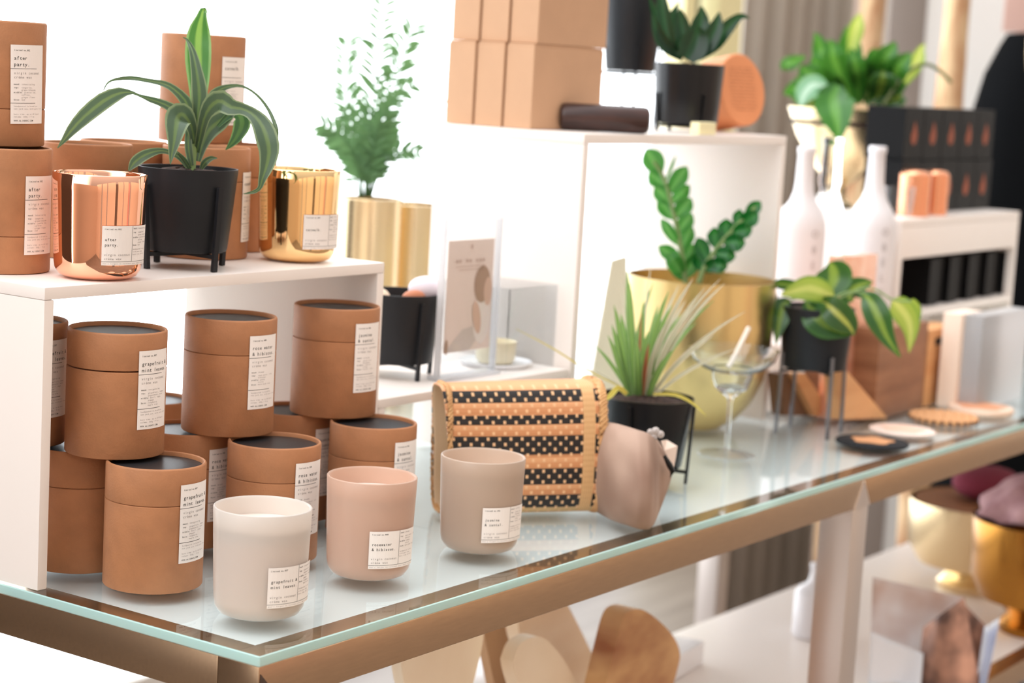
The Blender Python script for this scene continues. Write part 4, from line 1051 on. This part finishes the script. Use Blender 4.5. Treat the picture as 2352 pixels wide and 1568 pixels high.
LV = [((1900, 240), (1840, 150), 40, L_POTHG), ((1880, 235), (1815, 200), 36, L_POTHG), ((1960, 235), (1905, 90), 36, L_POTHG), ((1960, 235), (1870, 75), 30, L_POTHG), ((1970, 230), (1945, 60), 34, L_POTHG), ((1950, 140), (1975, 30), 22, L_POTHL), ((1990, 235), (2010, 110), 40, L_POTHG), ((2000, 235), (2055, 95), 36, L_POTHG), ((2020, 235), (2090, 120), 34, L_POTHG), ((2030, 235), (2125, 100), 22, L_POTHL), ((2010, 240), (2080, 190), 30, L_POTHG), ((1990, 240), (1960, 130), 38, L_POTH), ((2010, 238), (2030, 160), 40, L_POTH), ((1940, 240), (1880, 180), 40, L_POTH), ((1900, 235), (1850, 240), 26, L_POTHL), ((1960, 240), (1990, 170), 36, L_POTHG), ((1880, 180), (1800, 215), 24, L_POTHG), ((1850, 130), (1805, 160), 22, L_POTHG)]
LV += [((1960, 240), (1930, 170), 34, L_POTH), ((1985, 240), (2060, 170), 34, L_POTH), ((1930, 240), (1865, 130), 30, L_POTHG), ((2000, 240), (2010, 150), 34, L_POTH), ((1900, 240), (1830, 175), 28, L_POTHG), ((2020, 240), (2075, 215), 26, L_POTH), ((1975, 240), (1955, 110), 26, L_POTHG)]
for i, ((x0, y0_), (x1, y1_), w, m) in enumerate(LV):
    dd = rs.uniform(-.08, .08); bx_ = rs.uniform(-12, 12)
    pleaf([(x0, y0_, 3), (x0+(x1-x0)*.4+bx_, y0_+(y1_-y0_)*.4, w*.7), (x0+(x1-x0)*.7+bx_, y0_+(y1_-y0_)*.7, w*.8), (x0+(x1-x0)*.9, y0_+(y1_-y0_)*.9, w*.4), (x1, y1_, 1)], m, [0, dd*.4, dd, dd, dd], base=tg, par=pg2, inv=I2, fold=.35)
pleaf([(1925, 195, 10), (1915, 225, 44), (1920, 260, 40), (1925, 295, 22), (1927, 328, 1)], L_POTHG, [-.10, -.13, -.15, -.155, -.155], base=tg, par=pg2, inv=I2)
pleaf([(1900, 200, 8), (1870, 195, 26), (1848, 215, 24), (1838, 245, 2)], leafmat('pothos_glossy_leaf', (120, 160, 130), (110, 150, 110), (170, 196, 176), rough=.15), [-.10, -.14, -.15, -.15], base=tg, par=pg2, inv=I2)
bm = nb(); tube(bm, crom([tuple(at(x, y, tg-.05)) for x, y in ((2030, 240), (2075, 175), (2120, 148), (2155, 160), (2185, 190))], 20), .0035, 6)
o = obj('vine_stem', bm, mat('olive_stem', (96, 104, 58), .5), pg2); o.matrix_parent_inverse = I2

# ================================================================== BLACK CANDLE BOXES on/in right riser
BB = mat('black_box_card', (9, 9, 11), .5, spec=.2); FLM = mat('flame_foil_print', (150, 72, 38), .5, .2)
def blackbox_proto():
    e = empty('black_candle_box', (0, 0, 0))
    obj('carton', bx((-.038, 0, 0), (.038, .07, .088), .001), BB, e, smooth=False)
    bm = nb(); blob(bm, [(0, .066), (.009, .052), (.013, .040), (.009, .029), (0, .025), (-.009, .029), (-.012, .040), (-.006, .050)], 0, -.0006)
    obj('flame_emblem', bm, FLM, e, smooth=False); return e
bp_ = blackbox_proto(); first = True
X0_ = ony(2070, 440, .335).x+.038; XS = [X0_+i*.0785 for i in range(5)]
LBL = {}
for row in range(2):
    for i, x_ in enumerate(XS):
        o = bp_ if first else copy_tree(bp_); first = False
        o.location = (x_+(.008 if row else 0), .335+(.006 if row else 0), R4Z+.0004+row*.0886)
        nm = ['leftmost', 'second', 'third', 'fourth', 'rightmost'][i]
        setp(o, '%s black candle box in the %s row on the far right riser' % (nm, 'upper' if row else 'lower'), 'candle box', 'black candle boxes on the far right riser')
BK2 = [ony(2128, 650, .29).x+.018+i*.0415 for i in range(10)]
pr = None
for i, x_ in enumerate(BK2):
    if pr is None: pr = obj('black_vial_box', bx((-.018, 0, 0), (.018, .05, .078), .001), BB, smooth=False); o = pr
    else: o = pr.copy(); COL.objects.link(o)
    o.location = (x_, .285+.008*(i % 2), .1264); setp(o, '%s slim black box from the left in the slot of the far right riser' % ['first', 'second', 'third', 'fourth', 'fifth', 'sixth', 'seventh', 'eighth', 'ninth', 'last'][i], 'box', 'slim black boxes in the far right riser')
for i, (pa, pb, wh) in enumerate(((2078, 2112, 'left'), (2128, 2156, 'right'))):
    a = ony(pa, 498, .305); b_ = ony(pb, 498, .305); r_ = (b_.x-a.x)*.44; h_ = ony((pa+pb)/2, 390, .305).z-R4Z
    o = obj('copper_tube', lathed([(.001, 0), (r_, 0), (r_, h_*.9), (r_*.8, h_*.97), (r_*.3, h_), (.001, h_)], 32), COPPER if 0 else mat('satin_copper', (240, 168, 130), .25, .9)); o.location = ((a.x+b_.x)/2, .305, R4Z+.0004)
    setp(o, '%s upright satin copper tube in front of the black candle boxes' % wh, 'tube')
# small clear dishes: glass tumbler at the left of the black boxes
o = obj('glass_tumbler', lathed([(.001, 0), (.022, 0), (.026, .05), (.0245, .05), (.02, .004), (.001, .004)], 32), CLEAR); o.location = (1.850, .300, R4Z+.0004); setp(o, 'small clear tumbler at the left end of the far right riser', 'tumbler')

# ================================================================== ON THE TALL RISER
zt3 = R3Z+.0004
bxn = 0
KB = None
BW, BD, BH = .158, .0435, .1045
for row in range(2):
    for k in range(3):
        if KB is None:
            KB = empty('kraft_gift_box', (0, 0, 0)); obj('box_base', bx((-BW/2, 0, 0), (BW/2, BD-.002, BH*.97), .0012), KRAFT_BOX, KB, smooth=False)
            bm = nb(); box(bm, (-BW/2+.001, .001, BH*.97), (BW/2-.001, BD-.003, BH), .0006); obj('flap', bm, KRAFT_BOX, KB, smooth=False); o = KB
        else: o = copy_tree(KB)
        o.location = (.872+BW/2-.002*k+(.005 if row else 0), .362+k*BD, zt3+row*(BH+.0004))
        setp(o, '%s kraft box in the %s layer on the tall riser' % (['front', 'middle', 'rear'][k], ['lower', 'upper'][row]), 'box', 'kraft boxes stacked on the tall riser')
# dark wooden roll box
ctr = at(1388, 275, 2.62)
e = empty('incense_roll', (1.035, .300, zt3), 0, 'dark stained wooden roll box lying in front of the kraft boxes', 'wooden roll')
ax = Vector((RT.x, RT.y, 0)).normalized(); rot = math.atan2(ax.y, ax.x)
bm = nb(); Mx = Matrix.Translation((0, 0, .0172)) @ Matrix.Rotation(rot, 4, 'Z') @ Matrix.Rotation(PI/2, 4, 'Y')
rg = lathe(bm, [(.010, -.057), (.0155, -.0545), (.017, -.049), (.017, .049), (.0155, .0545), (.010, .057)], 40)
bmesh.ops.transform(bm, matrix=Mx, verts=bm.verts)
obj('barrel', bm, mat('dark_stained_wood', (70, 42, 36), .35, c2=(48, 28, 24), vscale=20, stretch=(1, 1, 6), spec=.6), e)
e.location = (ony(1388, 290, .318).x, .318, zt3)
# black planter with dark succulent
def simple_pot_plant(px, pyfoot, t, rt, h, zf, label, leaves, name='potted_succulent', m=SATINBLK, legs=20, z=zt3, base=None, legtop=.5):
    p = at(px, pyfoot, t); e = empty(name, (p.x, p.y, z), 0, label, 'potted plant')
    planter(e, rt, rt*.9, h, zf, legs=legs, legr=rt*.93, legw=.0045, m=m, legtop=legtop)
    inv = Matrix.Translation(-Vector(e.location))
    for P, mm, d in leaves: pleaf(P, mm, d, base=t, par=e, inv=inv, fold=.3)
    return e
SL = [([(1560, 130, 10), (1535, 90, 22), (1525, 40, 18), (1520, 0, 12), (1520, -40, 1)], L_DARK, 0), ([(1580, 130, 10), (1572, 90, 20), (1565, 50, 16), (1562, 20, 2)], L_DARK, -.02),
      ([(1590, 130, 10), (1600, 90, 20), (1610, 50, 20), (1612, 15, 2)], L_DARK, .01), ([(1600, 130, 12), (1625, 100, 20), (1645, 60, 16), (1652, 28, 2)], L_DARK, -.02),
      ([(1600, 130, 12), (1640, 100, 18), (1672, 62, 16), (1700, 38, 8), (1722, 42, 1)], L_DARK, 0), ([(1570, 130, 12), (1530, 105, 16), (1510, 70, 12), (1498, 30, 2)], L_DARK, 0),
      ([(1575, 135, 20), (1590, 110, 34), (1600, 80, 26), (1600, 60, 4)], L_DARK, -.03), ([(1570, 130, 10), (1540, 85, 14), (1508, 35, 10), (1490, -10, 1)], L_DARK, .03), ([(1590, 130, 12), (1550, 70, 14), (1545, 40, 12), (1560, 5, 1)], L_DARK, .03)]
simple_pot_plant(1575, 285, 2.79, .0485, .083, .010, 'dark leaved succulent in a satin black pot on the tall riser', SL, legs=60)
p = at(1440, 262, 2.93)
e = empty('black_stand_pot', (p.x, p.y, zt3), 0, 'tall black pot on a legged stand behind the dark roll box', 'planter')
planter(e, .047, .036, .115, .078, legs=math.degrees(toward(p.x, p.y))+12, legr=.040, legw=.003, legtop=.3, m=MATTEBLK)
# kraft roll lying with its printed disc toward us
dc = at(1706, 204, 2.88); nd = (CO-dc).normalized(); nd = (Matrix.Rotation(math.radians(52), 3, 'Z') @ Vector((nd.x, nd.y, .22))).normalized()
rr_ = .052
e = empty('printed_round_box', (dc.x, dc.y, zt3), 0, 'orange round box lying on its side with small print on its lid', 'box')
TL = mat('terracotta_card', (226, 146, 96), .6)
bm = nb(); lathe(bm, [(rr_-.002, 0), (rr_, .002), (rr_, .05), (rr_-.002, .052)], 56)
q_ = nd.to_track_quat('Z', 'X'); hz = zt3+rr_+.0025
Mx = Matrix.Translation((0, 0, rr_*1.0+.001)) @ q_.to_matrix().to_4x4() @ Matrix.Translation((0, 0, -.052))
bmesh.ops.transform(bm, matrix=Mx, verts=bm.verts)
mz = min(v.co.z for v in bm.verts); bmesh.ops.translate(bm, vec=(0, 0, -mz), verts=bm.verts)
obj('round_box', bm, TL, e)
bm = nb(); outp = []
TXT = ['never leave a candle', 'burning unattended and', 'keep away from children', 'trim the wick to a short', 'length before each use.', 'burn on a heat resistant', 'surface, away from drafts', 'let the wax melt evenly', 'to the edge of the glass', 'stop use when a little', 'wax remains at the base', 'thank you for choosing', 'a handpoured candle']
for i, s in enumerate(TXT): flat_text(outp, s, -len(s)*.00125, .030-i*.0050, .0036, .0025)
for vs, fs, mi in outp:
    bv = [bm.verts.new((x, y, .0523)) for x, y in vs]
    for f in fs:
        try: bm.faces.new([bv[j] for j in f])
        except ValueError: pass
s_up = q_.to_matrix() @ Vector((0, 1, 0))
# roll the print so its lines run level
best = min(range(0, 360, 5), key=lambda a: -((q_.to_matrix() @ (Matrix.Rotation(math.radians(a), 3, 'Z') @ Vector((0, 1, 0)))).z))
bmesh.ops.transform(bm, matrix=Matrix.Rotation(math.radians(best), 4, 'Z'), verts=bm.verts)
bmesh.ops.transform(bm, matrix=Matrix.Translation((0, 0, -mz)) @ Mx, verts=bm.verts)
obj('small_print', bm, mat('brown_print', (120, 60, 34), .6), e, smooth=False)
boxat('matchbox', 1606, 1644, 306, 282, .278, .014, mat('cream_yellow_card', (246, 236, 190), .6), 'tiny cream matchbox at the riser edge below the dark succulent', 'matchbox', z=R3Z)

# things inside the tall riser: cream cards
def incard(name, pts, y, th, m, label, cat): 
    return board(b4(pts, y), (0, th, 0), m, label, name, cat)
incard('cream_card', [(1352, 985), (1362, 870), (1408, 600), (1440, 590), (1440, 985)], .33, .004, mat('cream_paper', (240, 236, 214), .7), 'tall cream card leaning inside the tall riser at its left end', 'card')

# ================================================================== BELOW THE TABLE
def restz(pxa): return LSZ
zl = LSZ+.0006
# round pale board and slabs leaning
def slab(cx, cy, w, h, th, rz, tilt, m, label, name='wooden_board', round_=.5, roll=0, side=None):
    """rounded board standing on the lower shelf"""
    bm = nb(); n_ = 40; pts = []
    for k in range(n_):
        a = 2*PI*k/n_; ca, sa = math.cos(a), math.sin(a)
        pts.append((math.copysign(abs(ca)**round_, ca)*w/2, math.copysign(abs(sa)**round_, sa)*h/2))
    f = bm.faces.new([bm.verts.new((x, 0, z)) for x, z in pts]); r = bmesh.ops.extrude_face_region(bm, geom=[f])
    bmesh.ops.translate(bm, vec=(0, th, 0), verts=[v for v in r['geom'] if isinstance(v, bmesh.types.BMVert)])
    bmesh.ops.recalc_face_normals(bm, faces=bm.faces)
    es = [e for e in bm.edges if e.is_boundary is False and abs(e.verts[0].co.y-e.verts[1].co.y) < 1e-6 and len([f for f in e.link_faces if len(f.verts) > 4])]
    bmesh.ops.bevel(bm, geom=es, offset=.002, segments=2, affect='EDGES')
    M = Matrix.Rotation(rz, 4, 'Z') @ Matrix.Rotation(tilt, 4, 'X') @ Matrix.Rotation(roll, 4, 'Y')
    bmesh.ops.transform(bm, matrix=M, verts=bm.verts)
    mz_ = min(v.co.z for v in bm.verts); bmesh.ops.translate(bm, vec=(0, 0, -mz_), verts=bm.verts)
    o = obj(name, bm, m, smooth=True, angle=50); o.location = (cx, cy, zl); return setp(o, label, 'board')
FACE = math.atan2(RT.y, RT.x)
def pxboard(P, y, th, m, label, name='wooden_board', cat='board', n=60, bev=.0018):
    q_ = crom([(a, b) if 0 else (float(a), float(b), 0.0) for a, b in P+[P[0]]], n)[:-1]; bm = nb(); pts = []
    for v in q_:
        w_ = ony(v[0], v[1], y); pts.append((w_.x, max(w_.z, zl)))
    cx = sum(a for a, b in pts)/len(pts)
    f = bm.faces.new([bm.verts.new((a-cx, 0, b-zl)) for a, b in pts]); r = bmesh.ops.extrude_face_region(bm, geom=[f])
    bmesh.ops.translate(bm, vec=(0, th, 0), verts=[v for v in r['geom'] if isinstance(v, bmesh.types.BMVert)])
    bmesh.ops.remove_doubles(bm, verts=bm.verts, dist=.0004)
    bmesh.ops.recalc_face_normals(bm, faces=bm.faces)
    o = obj(name, bm, m, angle=40); o.location = (cx, y, zl); return setp(o, label, cat)
HONEY = mat('honey_maple', (246, 226, 198), .5, c2=(232, 204, 170), vscale=5, stretch=(1, 1, 3))
pxboard([(918, 1480), (926, 1560), (952, 1640), (985, 1700), (988, 1880), (990, 1960), (1042, 1960), (1044, 1880), (1047, 1700), (1078, 1600), (1102, 1510), (1112, 1440), (1104, 1380), (1060, 1335), (965, 1340), (926, 1400)], .25, .014, WOODL, 'pale oval maple paddle board standing handle down under the table')
pxboard([(1108, 1440), (1120, 1385), (1175, 1370), (1230, 1450), (1330, 1650), (1400, 1960), (1220, 1960), (1150, 1640)], .37, .014, mat('toffee_maple', (206, 166, 126), .5, c2=(186, 144, 104), vscale=5), 'toffee coloured board at the back of the leaning boards under the table')
pxboard([(1190, 1420), (1210, 1375), (1280, 1365), (1318, 1415), (1390, 1570), (1480, 1800), (1540, 1960), (1400, 1960), (1270, 1640), (1200, 1480)], .315, .020, HONEY, 'honey coloured slab leaning right above the white plate')
pxboard([(1178, 1520), (1196, 1478), (1235, 1462), (1275, 1488), (1330, 1580), (1420, 1800), (1470, 1960), (1340, 1960), (1250, 1740), (1190, 1570)], .205, .018, WOODL, 'pale rounded slab in front of the white plate')
pc_ = ony(1232, 1582, .255); rp_ = (ony(1338, 1582, .255).x-pc_.x)*.62
o = obj('plate', lathed([(.001, 0), (rp_*.6, 0), (rp_, .010), (rp_, .012), (rp_*.6, .003), (.001, .003)], 64), PORC)
o.rotation_euler = (PI/2-.06, 0, 0); o.location = (pc_.x, .262, zl+rp_+.0008); setp(o, 'round white plate on edge between the leaning pale boards', 'plate')
pxboard([(1385, 1600), (1410, 1500), (1430, 1425), (1448, 1402), (1476, 1400), (1512, 1424), (1546, 1460), (1562, 1500), (1554, 1545), (1537, 1610), (1500, 1800), (1480, 1960), (1300, 1960), (1340, 1780)], .165, .030, OLIVE, 'olive wood board with brown figure and pale edge under the table')
# jar at far left
o = obj('glass_canister', lathed([(.001, 0), (.034, 0), (.036, .004), (.036, .19), (.034, .2), (.001, .2)], 40), mat('grey_white_canister', (226, 230, 230), .4)); q1 = ony(862, 1545, .2); o.location = (q1.x, .2, zl); setp(o, 'grey white canister under the table left of the maple board', 'canister')
# white parcels + bottle beside the leg
o = obj('white_parcel', bx((-.09, -.05, 0), (.09, .05, .035), .004), PORC); o.location = (1.30, .39, zl); o.rotation_euler.z = .12; setp(o, 'flat white parcel on the lower shelf behind the steel leg', 'parcel')
o = obj('white_parcel', bx((-.08, -.06, 0), (.08, .06, .06), .004), PORC); o.location = (.965, .437, zl); setp(o, 'smaller white parcel left of the steel leg, low down', 'parcel')
q2 = ony(1880, 1300, .30)
bb = bottle((q2.x, .30, zl), .034, zat(1880, 1292, Vector((q2.x, .30, 0)))-zl, WHITEBOT, 'white bottle on the lower shelf just left of the steel leg', letters=False)
# brass pots on lower shelf
def lowpot(px, pyrim, t, r, label, m, name='brass_pot'):
    c = at(px, pyrim, t); e = empty(name, (c.x, c.y, zl), 0, label, 'pot'); h = c.z-zl
    obj('pot', lathed([(.001, 0), (r*.5, 0), (r*.52, .012), (r*.40, .028), (r*.55, .045), (r*.82, h*.30), (r*.97, h*.5), (r, h), (r-.003, h), (r*.95, h*.5), (r*.5, h*.3)], 64, cap1=False), m, e); return e, c, h
lp1, c1_, h1 = lowpot(2250, 1150, 3.55, .122, 'large bright brass pot on the lower shelf at right', BRASS)
lp2, c2_, h2 = lowpot(2400, 1195, 3.28, .115, 'nearer dark brass pot with the pink towel at the right edge', mat('dark_antique_brass', (176, 124, 56), .22, 1))
o = obj('tray', lathed([(.001, h1-.004), (.112, h1-.004), (.112, h1-.001), (.001, h1-.001)], 40), mat('walnut_tray', (150, 100, 66), .5), lp1)
# pink towel draped in pot 2
bm = nb(); bmesh.ops.create_icosphere(bm, subdivisions=4, radius=1); rr = random.Random(4)
for v in bm.verts:
    a = math.atan2(v.co.y, v.co.x); k = 1+.10*math.sin(a*4+v.co.z*3)+.06*math.sin(a*9-v.co.z*5)
    v.co = Vector((v.co.x*.098*k, v.co.y*.098*k, (v.co.z if v.co.z > 0 else v.co.z*.3)*.062*(1+.1*math.sin(a*6))))
o = obj('pink_towel', bm, mat('pink_terry', (198, 158, 160), .95, c2=(150, 106, 112), vscale=24, bump=.8, bscale=300), angle=180); o.location = (c2_.x, c2_.y, c2_.z+.008); setp(o, 'dusty pink towel rolled in the nearer brass pot', 'towel')
bm = nb(); bmesh.ops.create_icosphere(bm, subdivisions=3, radius=1)
for v in bm.verts: v.co = Vector((v.co.x*.075, v.co.y*.06, v.co.z*.03))
o = obj('maroon_cloth', bm, mat('maroon_cloth_weave', (120, 40, 58), .9), angle=180); o.location = (c1_.x+.03, c1_.y, c1_.z+.028); setp(o, 'folded maroon cloth on top of the bright brass pot', 'cloth')
# crumpled magazine / printed sheets by the leg
MG = mat('printed_page', (244, 242, 244), .5, c2=(206, 176, 162), vscale=13, detail=2)
MG2 = mat('printed_page_dark', (214, 160, 134), .5, c2=(92, 66, 58), vscale=20, detail=2)
WP = mat('plain_page', (236, 238, 244), .5)
mgp = on(2150, 1560, LSZ)
em = empty('open_magazine', (1.56, .16, zl), 0, 'open magazine with curling printed pages on the lower shelf', 'magazine')
def page(pts_px, t, m, dep, name='page', thick=.0008):
    bm = nb(); g_ = []
    tl, tr, br, bl = pts_px; nn = 14
    for i in range(nn+1):
        row = []
        for j in range(nn+1):
            u, v = i/nn, j/nn
            x_ = (tl[0]*(1-u)+tr[0]*u)*(1-v)+(bl[0]*(1-u)+br[0]*u)*v; y_ = (tl[1]*(1-u)+tr[1]*u)*(1-v)+(bl[1]*(1-u)+br[1]*u)*v
            p_ = at(x_, y_, t+dep*math.sin(u*PI*.9+.2)*(1-v*.3)+.004*math.sin(u*9+v*4)); p_.z = max(p_.z, zl+.001); row.append(bm.verts.new(p_-Vector(em.location)))
        g_.append(row)
    for i in range(nn):
        for j in range(nn): bm.faces.new((g_[i][j], g_[i][j+1], g_[i+1][j+1], g_[i+1][j]))
    o = obj(name, bm, m, em, angle=180); md = o.modifiers.new('s', 'SOLIDIFY'); md.thickness = thick; return o
page([(2005, 1325), (2215, 1372), (2190, 1590), (1995, 1590)], 3.03, MG, .03)
page([(2120, 1440), (2215, 1372), (2255, 1590), (2100, 1600)], 2.98, MG2, -.03)
page([(2205, 1375), (2262, 1436), (2250, 1610), (2200, 1600)], 3.02, MG2, .02)
page([(2262, 1440), (2296, 1418), (2262, 1560), (2236, 1600)], 2.98, WP, .01)
page([(2270, 1450), (2292, 1438), (2262, 1590), (2240, 1620)], 2.97, mat('blue_grey_page', (200, 206, 226), .5), .01)
page([(2002, 1450), (2120, 1500), (2110, 1640), (1990, 1640)], 2.96, WP, .02)

# ================================================================== DISTANT RIGHT: tree poles, clothes
def pole(px, px2, t, label, seed=0, tilt=0, r=None):
    a = at(px, 100, t); w = (px2-px)*t/FPX/2; c = at((px+px2)/2, 100, t); bm = nb(); rr = random.Random(seed)
    q = [(tilt*(i/16-.5)*.1+.25*w*math.sin(i*.9+seed), .2*w*math.cos(i*.7+seed), i/16*(2.4-Z0-.02)) for i in range(17)]
    tube(bm, crom(q, 60), [w*(1+.12*math.sin(i*.5+seed)+rr.uniform(-.03, .03)) for i in range(60)], 20)
    o = obj('tree_pole', bm, BIRCH, angle=180); o.location = (c.x, c.y, Z0+.001); return setp(o, label, 'pole')
pole(2158, 2222, 4.35, 'pale birch pole in front of the white wall at right', 3)
pole(1968, 2026, 4.9, 'brown birch pole behind the brass cup pothos', 5)
pole(1888, 1932, 5.7, 'thin birch pole beside the grey curtain', 7)
# white screen wall piece between the poles
def panel(px0, px1, t, m, name, label, cat, z0=Z0+.001, z1=2.3, th=.03):
    a = at(px0, 200, t); b = at(px1, 200, t); d = Vector((b.x-a.x, b.y-a.y, 0)); L = d.length
    o = obj(name, bx((0, 0, 0), (L, th, z1-z0), .002), m); o.location = (a.x, a.y, z0); o.rotation_euler.z = math.atan2(d.y, d.x); return setp(o, label, cat)
panel(2120, 2420, 5.0, mat('white_screen', (232, 230, 226), .7), 'white_screen', 'tall white room screen behind the birch pole at right', 'screen')
panel(1932, 1972, 5.6, mat('pink_beige_cloth', (206, 184, 170), .8), 'beige_drape', 'narrow pink beige drape between the two left poles', 'drape', th=.02)
panel(2030, 2118, 5.5, mat('flat_taupe', (140, 128, 120), .8), 'taupe_screen', 'taupe room screen between birch pole and white screen', 'screen')  # plain taupe upright filling the gap beside the white screen
# black garment on a stand
gm = at(2385, 250, 4.55); zf_ = Z0+.001; kz = 4.55/FPX
eg = empty('black_garment', (gm.x, gm.y, zf_), 0, 'long black garment on a stand at the right edge', 'garment')
ztop = at(2330, 72, 4.55).z-zf_; zmid = at(2330, 270, 4.55).z-zf_
bm = nb(); lathe(bm, [(190*kz, .25), (176*kz, zmid-.25), (150*kz, zmid), (128*kz, (zmid+ztop)/2), (98*kz, ztop-.03), (84*kz, ztop-.006), (40*kz, ztop)], 32)
obj('dress', bm, mat('black_cloth', (7, 8, 10), .9, spec=.1), eg)
obj('stand_pole', lathed([(.11, 0), (.11, .01), (.012, .015), (.012, .25)], 24), MATTEBLK, eg)
bm = nb(); tube(bm, [Vector((-.11, -.01, ztop+.02)), Vector((-.115, -.015, ztop-.05)), Vector((-.120, -.015, ztop-.11))], [.009, .010, .002], 8)
obj('gold_clip', bm, BRASS, eg)
o = panel(2292, 2400, 4.75, mat('dusty_pink_cloth', (206, 170, 158), .85), 'pink_cloth', 'dusty pink hanging cloth above the black garment', 'cloth', z0=at(2330, 74, 4.75).z, z1=2.3, th=.01)
